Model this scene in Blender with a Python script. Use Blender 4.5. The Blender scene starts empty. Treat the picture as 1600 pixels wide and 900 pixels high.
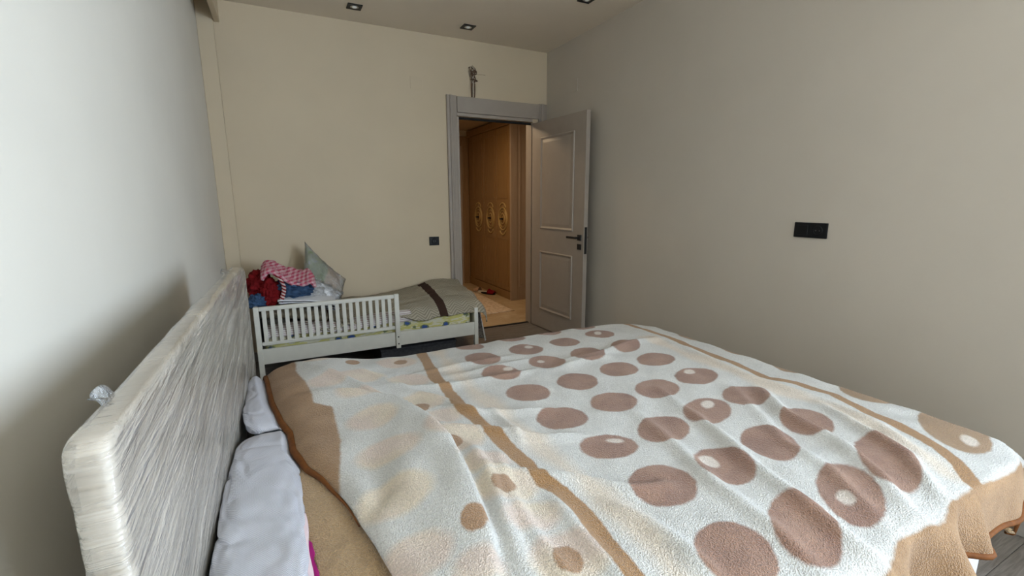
import bpy, bmesh, math, random
import numpy as np
from mathutils import Vector, Matrix, noise
random.seed(7)
S = bpy.context.scene
COL = S.collection

# ------------------------------------------------------------------ camera
# camera 1.30 m above the floor, +Y towards the door wall, +X towards the right wall
CAM_ROT=((0.891995,-0.452035,-0.003116),(0.088063,0.167006,0.982015),(0.443385,0.876227,-0.188776))
CAM_F=715.286

cd = bpy.data.cameras.new('camera'); cam = bpy.data.objects.new('camera', cd); COL.objects.link(cam)
cd.sensor_width = 36.0; cd.lens = CAM_F/1600*36.0; cd.clip_start = .02
_r, _u, _f = [Vector(v) for v in CAM_ROT]
m = Matrix((_r, _u, -_f)).transposed().to_4x4(); m.translation = Vector((0, 0, 1.30))
cam.matrix_world = m
S.camera = cam

# ------------------------------------------------------------------ daylight: overcast sky through the window behind the camera and an added side window
W = bpy.data.worlds.new('sky'); S.world = W; W.use_nodes = True
bg = W.node_tree.nodes['Background']
bg.inputs[0].default_value = (.68, .83, 1.0, 1); bg.inputs[1].default_value = 29.0
WIN = dict(x0=1.65, x1=2.25, z0=1.05, z1=2.30, y=-2.1)
WIN_ADDED = dict(y0=-1.85, y1=-.45, z0=.75, z1=2.45)  # unseen side window added to brighten the left wall and headboard
def portal(name, loc, rot, sx, sy):
    l = bpy.data.lights.new(name, 'AREA'); l.shape = 'RECTANGLE'; l.size = sx; l.size_y = sy
    l.cycles.is_portal = True
    o = bpy.data.objects.new(name, l); o.location = loc; o.rotation_euler = rot; COL.objects.link(o)
    return o
portal('window_portal', ((WIN['x0']+WIN['x1'])/2, WIN['y']-.12, (WIN['z0']+WIN['z1'])/2), (math.radians(90), 0, 0), WIN['x1']-WIN['x0'], WIN['z1']-WIN['z0'])
portal('added_window_portal', (2.496+.14, (WIN_ADDED['y0']+WIN_ADDED['y1'])/2, (WIN_ADDED['z0']+WIN_ADDED['z1'])/2), (0, math.radians(90), 0), WIN_ADDED['z1']-WIN_ADDED['z0'], WIN_ADDED['y1']-WIN_ADDED['y0'])
vs = S.view_settings
vs.view_transform = 'Standard'; vs.look = 'None'; vs.gamma = 1; vs.use_curve_mapping = False
vs.exposure = 0.0

# ------------------------------------------------------------------ blanket surface and print, in metres on the bed top
Z0=.610
BX0,BX1,BY0,BY1=-.12,1.86,.415,2.02     # bed top rectangle
def seg_dist(U,V,pts):
    """signed distance to polyline; returns (abs dist, signed side, param 0..1)"""
    best=np.full(U.shape,1e9);side=np.zeros(U.shape);par=np.zeros(U.shape)
    n=len(pts)-1
    for i in range(n):
        ax,ay=pts[i];bx,by=pts[i+1];dx,dy=bx-ax,by-ay;L=dx*dx+dy*dy
        t=np.clip(((U-ax)*dx+(V-ay)*dy)/L,0,1)
        ex,ey=U-(ax+t*dx),V-(ay+t*dy);d=np.hypot(ex,ey);cr=dx*ey-dy*ex
        m=d<best
        best=np.where(m,d,best);side=np.where(m,np.sign(cr),side);par=np.where(m,(i+t)/n,par)
    return best,side,par
def height(U,V,ridges):
    U=np.asarray(U,float);V=np.asarray(V,float)
    z=np.full(U.shape,Z0)
    # soft body of bedding, pillows below head end
    g=lambda x,c,s:np.exp(-((x-c)/s)**2)
    z=z+.055*g(U,.08,.20)*(.55+.45*g(V,1.75,.5))+.03*g(U,.35,.25)*g(V,1.1,.35)
    z=z+.008*np.sin(U*3.1+1)*np.sin(V*2.7+.4)
    # domed away from the edges
    z=z-.022*np.clip((U-1.45)/.45,0,1.2)**2-.014*np.clip((V-1.7)/.32,0,1.2)**2-.016*np.clip((.62-V)/.22,0,1.2)**2
    for pts,amp,wl,wr in ridges:
        d,s,t=seg_dist(U,V,pts)
        w=np.where(s>0,wl,wr)
        env=np.sin(np.pi*np.clip(t*.86+.07,0,1))**.7
        z=z+amp*env*np.exp(-(d/w)**2)
    return z
RIDGES=[([(0.073, 1.589), (0.189, 1.524), (0.29, 1.402), (0.339, 1.244), (0.355, 1.061), (0.34, 0.888), (0.318, 0.731), (0.279, 0.616)], 0.054, 0.0117, 0.09), ([(0.013, 2.004), (0.171, 1.712), (0.286, 1.48), (0.388, 1.241)], 0.024, 0.018, 0.027), ([(0.24, 1.862), (0.376, 1.573), (0.47, 1.419), (0.534, 1.236)], 0.015, 0.0135, 0.027), ([(0.299, 1.646), (0.472, 1.57), (0.698, 1.547), (0.899, 1.546)], 0.015, 0.018, 0.027), ([(0.434, 1.381), (0.515, 1.297), (0.626, 1.24), (0.757, 1.215)], 0.0165, 0.0108, 0.027), ([(0.384, 1.23), (0.497, 1.154), (0.634, 1.05), (0.742, 1.028)], 0.021, 0.0108, 0.027), ([(0.57, 1.268), (0.577, 1.144), (0.559, 1.048)], 0.012, 0.0108, 0.018), ([(0.428, 0.957), (0.511, 0.906), (0.604, 0.846), (0.701, 0.758), (0.796, 0.739)], 0.021, 0.0126, 0.0315), ([(0.475, 1.017), (0.428, 0.884), (0.415, 0.777), (0.414, 0.682), (0.422, 0.582)], 0.018, 0.018, 0.027), ([(0.418, 1.082), (0.409, 0.952), (0.371, 0.766), (0.353, 0.625)], 0.024, 0.018, 0.027), ([(0.511, 0.814), (0.508, 0.706), (0.505, 0.616), (0.514, 0.535)], 0.015, 0.018, 0.0225), ([(0.622, 0.744), (0.655, 0.654), (0.676, 0.568), (0.675, 0.477)], 0.0165, 0.018, 0.027), ([(0.996, 1.049), (0.952, 0.846), (0.907, 0.681), (0.898, 0.541), (0.875, 0.409)], 0.0165, 0.0225, 0.027), ([(1.161, 0.964), (1.082, 0.741), (1.048, 0.594), (1.024, 0.453), (1.014, 0.356)], 0.0195, 0.018, 0.0315), ([(1.205, 1.178), (1.126, 0.884), (1.113, 0.725), (1.144, 0.639)], 0.0105, 0.018, 0.027), ([(1.54, 1.005), (1.419, 0.831), (1.39, 0.661), (1.318, 0.517), (1.221, 0.399)], 0.024, 0.018, 0.036), ([(1.457, 1.048), (1.259, 0.729), (1.233, 0.593), (1.145, 0.438)], 0.012, 0.018, 0.027), ([(1.612, 0.842), (1.542, 0.67), (1.486, 0.534), (1.36, 0.406)], 0.021, 0.018, 0.027), ([(1.606, 1.078), (1.657, 0.867), (1.618, 0.655), (1.532, 0.51)], 0.0135, 0.018, 0.027), ([(1.043, 1.576), (1.253, 1.582), (1.472, 1.641), (1.691, 1.675)], 0.018, 0.018, 0.036), ([(0.911, 1.515), (1.116, 1.538), (1.282, 1.528)], 0.0105, 0.018, 0.027), ([(0.553, 1.66), (0.718, 1.656), (0.937, 1.668)], 0.0105, 0.018, 0.027), ([(0.449, 1.754), (0.643, 1.756), (0.886, 1.752)], 0.0105, 0.018, 0.027), ([(1.671, 1.793), (1.67, 1.449), (1.623, 1.147), (1.653, 0.981)], 0.0105, 0.018, 0.027), ([(0.237, 1.175), (0.225, 0.988), (0.233, 0.815)], 0.015, 0.045, 0.045), ([(0.148, 1.101), (0.16, 0.968), (0.123, 0.915)], -0.012, 0.027, 0.027)]
BROWN=[(1.449, 1.849, 0.088, 0.073, -2.6), (1.425, 1.622, 0.103, 0.066, -2.5), (1.189, 1.6, 0.095, 0.077, 0.96), (1.423, 1.419, 0.1, 0.07, -2.92), (1.196, 1.393, 0.088, 0.07, -2.91), (1.43, 1.205, 0.108, 0.07, -2.92), (1.199, 1.18, 0.096, 0.07, -2.94), (1.44, 0.993, 0.102, 0.07, -2.97), (0.983, 1.165, 0.09, 0.072, -2.95), (1.22, 0.974, 0.114, 0.067, -2.81), (1.439, 0.779, 0.103, 0.073, -2.72), (0.999, 0.948, 0.099, 0.069, -2.84), (1.217, 0.752, 0.102, 0.076, -2.62), (0.785, 0.943, 0.088, 0.063, 3.02), (0.999, 0.732, 0.086, 0.075, -2.57), (0.788, 0.74, 0.095, 0.076, -2.92), (1.415, 0.551, 0.141, 0.071, -2.6), (1.184, 0.522, 0.126, 0.069, -2.62), (0.96, 0.498, 0.117, 0.069, -2.53), (0.758, 0.512, 0.093, 0.076, -2.81), (0.758, 1.145, 0.088, 0.073, -2.99), (0.973, 1.369, 0.084, 0.075, -2.83), (0.755, 1.366, 0.081, 0.073, 2.73), (0.978, 1.601, 0.08, 0.074, 2.18), (0.983, 1.8, 0.084, 0.078, 1.79), (0.75, 1.581, 0.08, 0.072, 2.5), (0.756, 1.785, 0.089, 0.074, 1.76), (1.203, 1.808, 0.075, 0.07, 2.81), (0.782, 2.013, 0.084, 0.062, 1.89), (1.019, 2.039, 0.087, 0.069, 1.96), (1.245, 2.048, 0.083, 0.072, 1.98), (1.473, 2.05, 0.079, 0.074, 2.51)]
TANB=[(1.976, 1.936, 0.12, 0.083, 1.06), (1.983, 1.684, 0.152, 0.105, -2.72), (1.984, 1.413, 0.147, 0.115, -2.57), (1.991, 1.14, 0.153, 0.112, -2.84), (1.943, 0.844, 0.158, 0.106, -2.76), (1.815, 0.554, 0.21, 0.092, -2.67)]
INNER=[(1.447, 1.863, 0.044, 0.023, 0.87), (1.435, 1.245, 0.037, 0.024, -2.82), (1.259, 1.005, 0.04, 0.024, -2.76), (0.822, 0.961, 0.032, 0.016, 2.78), (0.979, 0.763, 0.035, 0.032, 1.25), (1.15, 0.514, 0.034, 0.023, -2.6), (0.957, 1.619, 0.02, 0.019, -3.02), (1.012, 1.827, 0.033, 0.024, 1.18), (0.795, 1.608, 0.027, 0.022, 2.68), (1.931, 1.667, 0.058, 0.024, -2.73), (1.968, 1.151, 0.1, 0.044, -2.92), (1.769, 0.5, 0.047, 0.024, -2.75)]
SMALL=[(0.231, 1.957, 0.038, 0.028, 1.88), (0.426, 1.928, 0.041, 0.027, 1.51), (0.37, 1.405, 0.128, 0.02, 1.23), (0.38, 1.122, 0.101, 0.018, 1.14), (0.418, 0.872, 0.039, 0.019, -2.37), (0.439, 0.633, 0.024, 0.021, 2.79), (0.302, 0.769, 0.023, 0.013, 1.56)]
STRIPE1=[(0.559, 2.165), (0.551, 2.066), (0.503, 1.673), (0.503, 1.489), (0.486, 1.325), (0.5, 1.235), (0.506, 1.126), (0.512, 1.035), (0.521, 0.951), (0.52, 0.86), (0.539, 0.818), (0.547, 0.75), (0.537, 0.656), (0.53, 0.561), (0.528, 0.517)]
STRIPE2=[(1.781, 2.087), (1.748, 1.876), (1.751, 1.644), (1.721, 1.455), (1.709, 1.271), (1.674, 1.069), (1.732, 0.99), (1.747, 0.87), (1.697, 0.724), (1.668, 0.607), (1.622, 0.512), (1.574, 0.453), (1.522, 0.412)]
PSTR1=[(0.624, 1.996), (0.593, 1.731), (0.589, 1.512), (0.592, 1.397), (0.6, 1.047), (0.601, 0.978), (0.61, 0.927), (0.618, 0.786), (0.626, 0.681), (0.621, 0.598), (0.609, 0.519)]
PSTR2=[(1.627, 1.696), (1.602, 1.351), (1.606, 1.161), (1.596, 0.966), (1.621, 0.803), (1.572, 0.631), (1.545, 0.526), (1.506, 0.455)]
HEADEDGE=[(-0.133, 2.389), (-0.112, 2.297), (-0.089, 1.931), (-0.071, 1.696), (-0.043, 1.51), (-0.019, 1.411), (-0.014, 1.301), (0.013, 1.186), (0.045, 1.112), (0.072, 1.026), (0.09, 0.95), (0.114, 0.827), (0.132, 0.715)]
HEADBORDER=[(-0.064, 2.35), (0.01, 1.89), (0.047, 1.673), (0.051, 1.517), (0.103, 1.454), (0.101, 1.236), (0.077, 1.069)]
TURNED=[(-0.008, 1.236), (-0.0, 1.083), (0.007, 0.977), (0.012, 0.869), (0.016, 0.78)]

# ------------------------------------------------------------------ helpers
def lin(r, g, b):
    f = lambda c: (c/255/12.92) if c/255 <= .04045 else ((c/255+.055)/1.055)**2.4
    return (f(r), f(g), f(b), 1)
class NT:
    """tiny wrapper for building node materials"""
    def __init__(s, name, rough=.6, spec=.3):
        s.m = bpy.data.materials.new(name); s.m.use_nodes = True
        s.t = s.m.node_tree; s.n = s.t.nodes; s.b = s.n['Principled BSDF']
        s.b.inputs['Roughness'].default_value = rough
        s.b.inputs['Specular IOR Level'].default_value = spec
    def node(s, k, **kw):
        n = s.n.new(k)
        for a, v in kw.items(): setattr(n, a, v)
        return n
    def link(s, a, b): s.t.links.new(a, b)
    def setin(s, n, i, v):
        if isinstance(v, bpy.types.NodeSocket): s.link(v, n.inputs[i])
        elif v is not None: n.inputs[i].default_value = v
    def math(s, op, a, b=None, c=None):
        n = s.node('ShaderNodeMath', operation=op)
        for i, v in enumerate((a, b, c)): s.setin(n, i, v)
        return n.outputs[0]
    def coord(s, kind='Object'):
        return s.node('ShaderNodeTexCoord').outputs[kind]
    def mapping(s, v, scale=(1, 1, 1), rot=(0, 0, 0), loc=(0, 0, 0)):
        n = s.node('ShaderNodeMapping'); s.link(v, n.inputs[0])
        n.inputs['Scale'].default_value = scale; n.inputs['Rotation'].default_value = rot; n.inputs['Location'].default_value = loc
        return n.outputs[0]
    def noise(s, v, scale, detail=3, rough=.5, dist=0):
        n = s.node('ShaderNodeTexNoise'); s.link(v, n.inputs['Vector'])
        n.inputs['Scale'].default_value = scale; n.inputs['Detail'].default_value = detail
        n.inputs['Roughness'].default_value = rough; n.inputs['Distortion'].default_value = dist
        return n.outputs[0]
    def voronoi(s, v, scale, feature='F1', out=0):
        n = s.node('ShaderNodeTexVoronoi', feature=feature); s.link(v, n.inputs['Vector']); n.inputs['Scale'].default_value = scale
        return n.outputs[out]
    def ramp(s, f, stops):
        n = s.node('ShaderNodeValToRGB'); s.link(f, n.inputs[0]); e = n.color_ramp.elements
        while len(e) < len(stops): e.new(.5)
        for i, (p, c) in enumerate(stops): e[i].position = p; e[i].color = c if len(c) == 4 else (*c, 1)
        return n.outputs[0]
    def mix(s, f, a, b, blend='MIX'):
        n = s.node('ShaderNodeMix', data_type='RGBA', blend_type=blend)
        s.setin(n, 0, f); s.setin(n, 6, a); s.setin(n, 7, b)
        return n.outputs[2]
    def attr(s, name):
        n = s.node('ShaderNodeAttribute', attribute_name=name); return n.outputs['Fac']
    def sep(s, v):
        n = s.node('ShaderNodeSeparateXYZ'); s.link(v, n.inputs[0]); return n.outputs
    def range(s, v, a, b, c=0., d=1.):
        n = s.node('ShaderNodeMapRange'); s.setin(n, 0, v)
        for i, x in enumerate((a, b, c, d)): n.inputs[i+1].default_value = x
        return n.outputs[0]
    def bump(s, h, strength=.3, dist=.002):
        n = s.node('ShaderNodeBump'); s.link(h, n.inputs['Height'])
        n.inputs['Strength'].default_value = strength; n.inputs['Distance'].default_value = dist
        s.link(n.outputs[0], s.b.inputs['Normal']); return n.outputs[0]
    def color(s, c): s.setin(s.b, 'Base Color', c)

def plain(name, col, rough=.5, spec=.3, var=.06, scale=30, bump=.0, metal=0, coat=0):
    t = NT(name, rough, spec); c = t.coord()
    n = t.noise(c, scale, 4)
    dark = tuple(x*(1-var) for x in col[:3])+(1,); lite = tuple(min(1, x*(1+var)) for x in col[:3])+(1,)
    t.color(t.ramp(n, [(.3, dark), (.7, lite)]))
    t.b.inputs['Metallic'].default_value = metal; t.b.inputs['Coat Weight'].default_value = coat
    if bump: t.bump(t.noise(c, scale*4, 4), bump, .001)
    return t.m

def mesh_obj(name, verts, faces, mat, parent=None, smooth=False, attrs=None):
    me = bpy.data.meshes.new(name); me.from_pydata([tuple(v) for v in verts], [], [tuple(f) for f in faces]); me.update()
    if smooth: me.polygons.foreach_set('use_smooth', [True]*len(me.polygons))
    for m_ in (mat if isinstance(mat, (list, tuple)) else [mat]): me.materials.append(m_)
    if attrs:
        for k, v in attrs.items():
            a = me.attributes.new(k, 'FLOAT', 'POINT'); a.data.foreach_set('value', np.asarray(v, dtype=np.float32))
    o = bpy.data.objects.new(name, me); COL.objects.link(o)
    if parent: o.parent = parent
    return o
def bm_obj(name, bm, mat, parent=None, smooth=False, bevel=0, seg=2, angle=40):
    bmesh.ops.recalc_face_normals(bm, faces=bm.faces)
    me = bpy.data.meshes.new(name); bm.to_mesh(me); bm.free()
    me.materials.append(mat)
    if smooth: me.polygons.foreach_set('use_smooth', [True]*len(me.polygons))
    o = bpy.data.objects.new(name, me); COL.objects.link(o)
    if parent: o.parent = parent
    if bevel:
        b = o.modifiers.new('bevel', 'BEVEL'); b.width = bevel; b.segments = seg; b.limit_method = 'ANGLE'; b.angle_limit = math.radians(angle)
    return o
def box(bm, x0, x1, y0, y1, z0, z1):
    r = bmesh.ops.create_cube(bm, size=1)
    for v in r['verts']:
        v.co = Vector(((x0+x1)/2+v.co.x*(x1-x0), (y0+y1)/2+v.co.y*(y1-y0), (z0+z1)/2+v.co.z*(z1-z0)))
    return r['verts']
def boxobj(name, b, mat, parent=None, bevel=0, seg=2):
    bm = bmesh.new()
    for q in (b if isinstance(b, list) else [b]): box(bm, *q)
    return bm_obj(name, bm, mat, parent, bevel=bevel, seg=seg)
def cyl(bm, c, r, h, axis='Z', n=24, r2=None):
    g = bmesh.ops.create_cone(bm, cap_ends=True, segments=n, radius1=r, radius2=r if r2 is None else r2, depth=h)
    M = {'Z': Matrix(), 'Y': Matrix.Rotation(math.radians(90), 4, 'X'), 'X': Matrix.Rotation(math.radians(90), 4, 'Y')}[axis]
    bmesh.ops.transform(bm, matrix=Matrix.Translation(c) @ M, verts=g['verts']); return g['verts']
def tube(name, pts, r, mat, parent=None, n=8, rad=None, closed=False):
    """swept tube along a polyline; rad: optional per-point radii"""
    P = [Vector(q) for q in pts]; V = []; F = []; N = len(P)
    up = Vector((0, 0, 1))
    for i, q in enumerate(P):
        a = P[(i-1) % N] if (closed or i > 0) else P[i]; b = P[(i+1) % N] if (closed or i < N-1) else P[i]
        t = (b-a).normalized()
        s_ = t.cross(up)
        if s_.length < .05: s_ = t.cross(Vector((1, 0, 0)))
        s_.normalize(); w = s_.cross(t)
        R_ = rad[i] if rad is not None else r
        for k in range(n):
            an = 2*math.pi*k/n; V.append(q+(s_*math.cos(an)+w*math.sin(an))*R_)
    for i in range(N if closed else N-1):
        j = (i+1) % N
        for k in range(n):
            F.append((i*n+k, i*n+(k+1) % n, j*n+(k+1) % n, j*n+k))
    if not closed:
        F.append(tuple(range(n))); F.append(tuple((N-1)*n+k for k in reversed(range(n))))
    return mesh_obj(name, V, F, mat, parent, True)
def ringtube(bm, pts, r, n=8):
    """closed tube into a bmesh"""
    P = [Vector(q) for q in pts]; N = len(P); rows = []
    for i, q in enumerate(P):
        t = (P[(i+1) % N]-P[i-1]).normalized(); s_ = t.cross(Vector((1, 0, 0)))
        if s_.length < .05: s_ = Vector((0, 0, 1))
        s_.normalize(); w = s_.cross(t)
        rows.append([bm.verts.new(q+(s_*math.cos(2*math.pi*k/n)+w*math.sin(2*math.pi*k/n))*r) for k in range(n)])
    for i in range(N):
        for k in range(n):
            bm.faces.new((rows[i][k], rows[i][(k+1) % n], rows[(i+1) % N][(k+1) % n], rows[(i+1) % N][k]))
def empty(name, loc, label=None, cat=None, group=None, kind=None, rz=0):
    o = bpy.data.objects.new(name, None); COL.objects.link(o); o.location = loc; o.rotation_euler = (0, 0, rz)
    o.empty_display_size = .1
    tag(o, label, cat, group, kind); return o
def tag(o, label=None, cat=None, group=None, kind=None):
    if label: o['label'] = label
    if cat: o['category'] = cat
    if group: o['group'] = group
    if kind: o['kind'] = kind
    return o
def grid_faces(nu, nv):
    return [(i*nv+j, (i+1)*nv+j, (i+1)*nv+j+1, i*nv+j+1) for i in range(nu-1) for j in range(nv-1)]
def sheet(name, fn, nu, nv, mat, parent=None, thick=.006, offset=-1, uv=True, mat_back=None):
    """cloth: fn(a,b) with a,b in 0..1 gives a point; solid thickness; attributes ca, cb hold cloth coordinates"""
    V = []; A = []; B = []
    for i in range(nu):
        for j in range(nv):
            a, b = i/(nu-1), j/(nv-1); V.append(fn(a, b)); A.append(a); B.append(b)
    mats = [mat] + ([mat_back] if mat_back else [])
    o = mesh_obj(name, V, grid_faces(nu, nv), mats, parent, True, {'ca': A, 'cb': B})
    s_ = o.modifiers.new('thickness', 'SOLIDIFY'); s_.thickness = thick; s_.offset = offset
    if mat_back: s_.material_offset = 1
    return o
def fbm(x, y, z=0., o=3):
    return noise.fractal(Vector((x, y, z)), .5, 2., o)
def lump(name, c, rad, rot, mat, parent=None, amp=.25, sc=2.2, seed=0, sub=5, flat=0., fold=None):
    """crumpled soft thing: a dense ball pushed into folds"""
    bm = bmesh.new(); bmesh.ops.create_icosphere(bm, subdivisions=sub, radius=1)
    M = Matrix.Rotation(rot, 3, 'Z')
    V = []
    for v in bm.verts:
        d = v.co.copy()
        n1 = fbm(d.x*sc+seed, d.y*sc-seed, d.z*sc, 2)
        n2 = 1-abs(noise.noise(Vector((d.x*sc*1.3+seed*2, d.y*sc*2.1, d.z*sc*1.7+seed))))*2
        k = 1+amp*n1+amp*.55*n2
        q = Vector((d.x*rad[0]*k, d.y*rad[1]*k, d.z*rad[2]*k))
        if q.z < -rad[2]*flat: q.z = -rad[2]*flat + (q.z+rad[2]*flat)*.15
        v.co = M @ q + Vector(c)
        V.append((d.x, d.y, d.z))
    o = bm_obj(name, bm, mat, parent, True)
    return o
def pillow(name, c, size, R_, mat, parent=None, n=40, wr=.006, seed=0, plump=1., corner=.10):
    """rectangular pillow, size (length, width, thickness); R_ 3x3 orientation"""
    V = []; F = []
    L, Wd, T = size
    for side in (1, -1):
        for i in range(n+1):
            for j in range(n+1):
                a, b = 2*i/n-1, 2*j/n-1
                # pinched sides between the corners
                px = a*L/2*(1-corner*(1-b*b)*abs(a)); py = b*Wd/2*(1-corner*(1-a*a)*abs(b))
                e = max(0, (1-a**2))*max(0, (1-b**2))
                h = T/2*plump*e**.42
                w_ = wr*(fbm(a*3+seed, b*3, side*3.+seed, 4)*1.6)*(.3+e) + wr*.8*math.sin((a*b*6+seed)*3)*(1-e)
                V.append(Vector(c)+R_ @ Vector((px, py, side*h+(w_ if e > 0 else 0))))
    o_ = (n+1)**2
    for i in range(n):
        for j in range(n):
            q = (i*(n+1)+j, (i+1)*(n+1)+j, (i+1)*(n+1)+j+1, i*(n+1)+j+1)
            F.append(q); F.append(tuple(o_+k for k in reversed(q)))
    me = mesh_obj(name, V, F, mat, parent, True)
    bm = bmesh.new(); bm.from_mesh(me.data); bmesh.ops.remove_doubles(bm, verts=bm.verts, dist=.0002); bm.to_mesh(me.data); bm.free()
    return me
def catmull(P, n=8):
    P = [Vector(q) for q in P]; out = []
    for i in range(len(P)-1):
        a, b, c, d = P[max(i-1, 0)], P[i], P[i+1], P[min(i+2, len(P)-1)]
        for k in range(n):
            t = k/n; out.append(.5*((2*b)+(-a+c)*t+(2*a-5*b+4*c-d)*t*t+(-a+3*b-3*c+d)*t**3))
    out.append(P[-1]); return out

# ------------------------------------------------------------------ materials
def wall_mat(name, col, sc=1.):
    t = NT(name, .75, .2); c = t.coord()
    n1 = t.noise(c, 2.2, 3); n2 = t.noise(t.mapping(c, (60, 60, 60)), 4*sc, 3)
    a = tuple(x*.97 for x in col[:3])+(1,); b = tuple(min(1, x*1.02) for x in col[:3])+(1,)
    t.color(t.ramp(n1, [(.3, a), (.7, b)]))
    t.bump(n2, .12, .001); return t.m
M_WALL = wall_mat('wall_paint_warm_light', (.60, .50, .36))  # back wall: warm far-end light put into the paint tone
M_WALLL = wall_mat('wall_paint_cool_light', (.70, .66, .585))  # left wall: cooler window light put into a near-neutral tone
M_WALLR = wall_mat('wall_paint_dim_light', (.565, .51, .44))  # right wall: weaker light put into a darker, greyer tone
M_CEIL = wall_mat('ceiling_paint', (.76, .67, .55))
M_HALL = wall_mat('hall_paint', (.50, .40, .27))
M_TRIM = plain('grey_door_lacquer', (.345, .295, .25), .42, .4, .03, 12)
M_BLACK = plain('black_plastic', (.006, .006, .007), .45, .25, .1)
M_BLACKM = plain('black_metal', (.010, .010, .010), .35, .5, .1)
M_DARK = plain('dark_void', (.01, .009, .008), .8)
M_WHITEBED = plain('white_lacquered_wood', (.66, .64, .57), .45, .35, .04, 14)
M_SCREW = plain('screw_steel', (.12, .11, .10), .4, .5, .1, metal=.6)
M_CHROME = plain('lamp_reflector', (.6, .6, .6), .25, .5, .02, metal=.9)
M_LAMP = plain('lamp_glass', (.75, .74, .70), .2, .5, .05)

def wood_floor():
    t = NT('grey_oak_laminate', .38, .35); c = t.coord()
    oi = t.node('ShaderNodeObjectInfo').outputs['Random']
    off = t.node('ShaderNodeCombineXYZ'); t.link(t.math('MULTIPLY', oi, 37.), off.inputs[1]); t.link(t.math('MULTIPLY', oi, 11.), off.inputs[0])
    va = t.node('ShaderNodeVectorMath', operation='ADD'); t.link(c, va.inputs[0]); t.link(off.outputs[0], va.inputs[1])
    v = t.mapping(va.outputs[0], (1.2, 16, 1)); g = t.noise(v, 4, 6, .65, 1.2); g2 = t.noise(t.mapping(va.outputs[0], (3, 120, 1)), 4, 3)
    col = t.ramp(g, [(.28, (.085, .070, .058)), (.5, (.19, .165, .145)), (.72, (.30, .27, .245))])
    t.color(t.mix(t.math('MULTIPLY', g2, .5), col, (.10, .085, .07, 1)))
    t.bump(g, .15, .001); return t.m
M_FLOOR = wood_floor()
def tile_mat():
    t = NT('polished_cream_tile', .10, .5); c = t.coord()
    n = t.noise(c, 2.5, 6, .6, 1.5)
    t.color(t.ramp(n, [(.3, (.46, .33, .19)), (.55, (.56, .42, .26)), (.75, (.64, .50, .33))])); return t.m
M_TILE = tile_mat()
M_GROUT = plain('grout', (.20, .14, .08), .8)
def goldwood(name, a, b):
    t = NT(name, .38, .4); c = t.coord(); g = t.noise(t.mapping(c, (9, 9, .8)), 5, 5, .6, .6)
    t.color(t.ramp(g, [(.3, a), (.7, b)])); return t.m
M_WARD = goldwood('honey_wood_veneer', (.235, .13, .045), (.31, .18, .07))
M_WARDEND = goldwood('pale_wood_panel', (.34, .25, .18), (.38, .29, .21))
M_GILT = goldwood('gilded_carving', (.33, .22, .08), (.45, .30, .12))
M_FRAMEBROWN = goldwood('brown_door_frame', (.22, .13, .06), (.29, .18, .09))

def fleece(name, base=None, dark=.82):
    t = NT(name, .95, .08); c = t.coord()
    f = t.noise(c, 170, 4, .75); f2 = t.voronoi(t.mapping(c, (1, 1, 1)), 300)
    if base:
        col = t.mix(t.range(f, .3, .7), tuple(x*dark for x in base[:3])+(1,), (*[min(1, x*1.12) for x in base[:3]], 1)); t.color(col)
    h = t.math('ADD', f, t.math('MULTIPLY', f2, .8))
    t.bump(h, .8, .005)
    t.b.inputs['Sheen Weight'].default_value = .25; t.b.inputs['Sheen Roughness'].default_value = .6
    return t
def blanket_mat():
    t = fleece('printed_fleece'); c = t.coord()
    f = t.noise(c, 190, 4, .8)
    wob = t.math('MULTIPLY', t.math('SUBTRACT', t.noise(c, 45, 3, .6), .5), .010)
    big = t.math('MULTIPLY', t.math('SUBTRACT', t.noise(c, 6, 2, .5), .5), .018)
    def mask(name, soft, w=wob):
        return t.range(t.math('ADD', t.attr(name), w), -soft, soft, 1., 0.)
    col = (.83, .80, .745, 1)
    n = t.noise(c, 9, 3)
    col = t.mix(t.range(n, .35, .65), (.60, .585, .55, 1), (.67, .655, .62, 1))
    peach = t.mix(t.range(t.noise(c, 5, 2), .4, .6), (.70, .53, .43, 1), (.76, .62, .44, 1))
    col = t.mix(t.math('MULTIPLY', mask('pale', .010), .72), col, peach)
    col = t.mix(t.math('MULTIPLY', mask('pstripe', .02, t.math('ADD', wob, t.math('MULTIPLY', big, 2.))), .55), col, (.76, .60, .44, 1))
    rosy = t.mix(t.range(t.noise(c, 14, 3), .35, .65), (.27, .142, .095, 1), (.34, .19, .125, 1))
    col = t.mix(mask('brown', .0035), col, rosy)
    col = t.mix(mask('tanb', .0035), col, (.33, .20, .10, 1))
    col = t.mix(t.math('MULTIPLY', mask('inner', .004), .88), col, (.72, .64, .56, 1))
    col = t.mix(mask('small', .003), col, (.38, .22, .115, 1))
    col = t.mix(mask('stripe', .003), col, (.36, .19, .07, 1))
    tan = t.mix(t.range(t.noise(c, 11, 3), .35, .65), (.315, .18, .085, 1), (.40, .238, .118, 1))
    col = t.mix(mask('border', .004), col, tan)
    col = t.mix(t.range(f, .32, .68), t.mix(1., col, (.74, .73, .72, 1), 'MULTIPLY'), t.mix(1., col, (1.12, 1.12, 1.12, 1), 'MULTIPLY'))
    t.color(col); return t.m
M_BLANKET = blanket_mat()
_u = fleece('tan_fleece_reverse', (.47, .31, .16), .72); M_FLEECE_BACK = _u.m
M_PIPING = plain('rust_brown_binding', (.15, .052, .012), .7, .2, .2, 60, .2)
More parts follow.
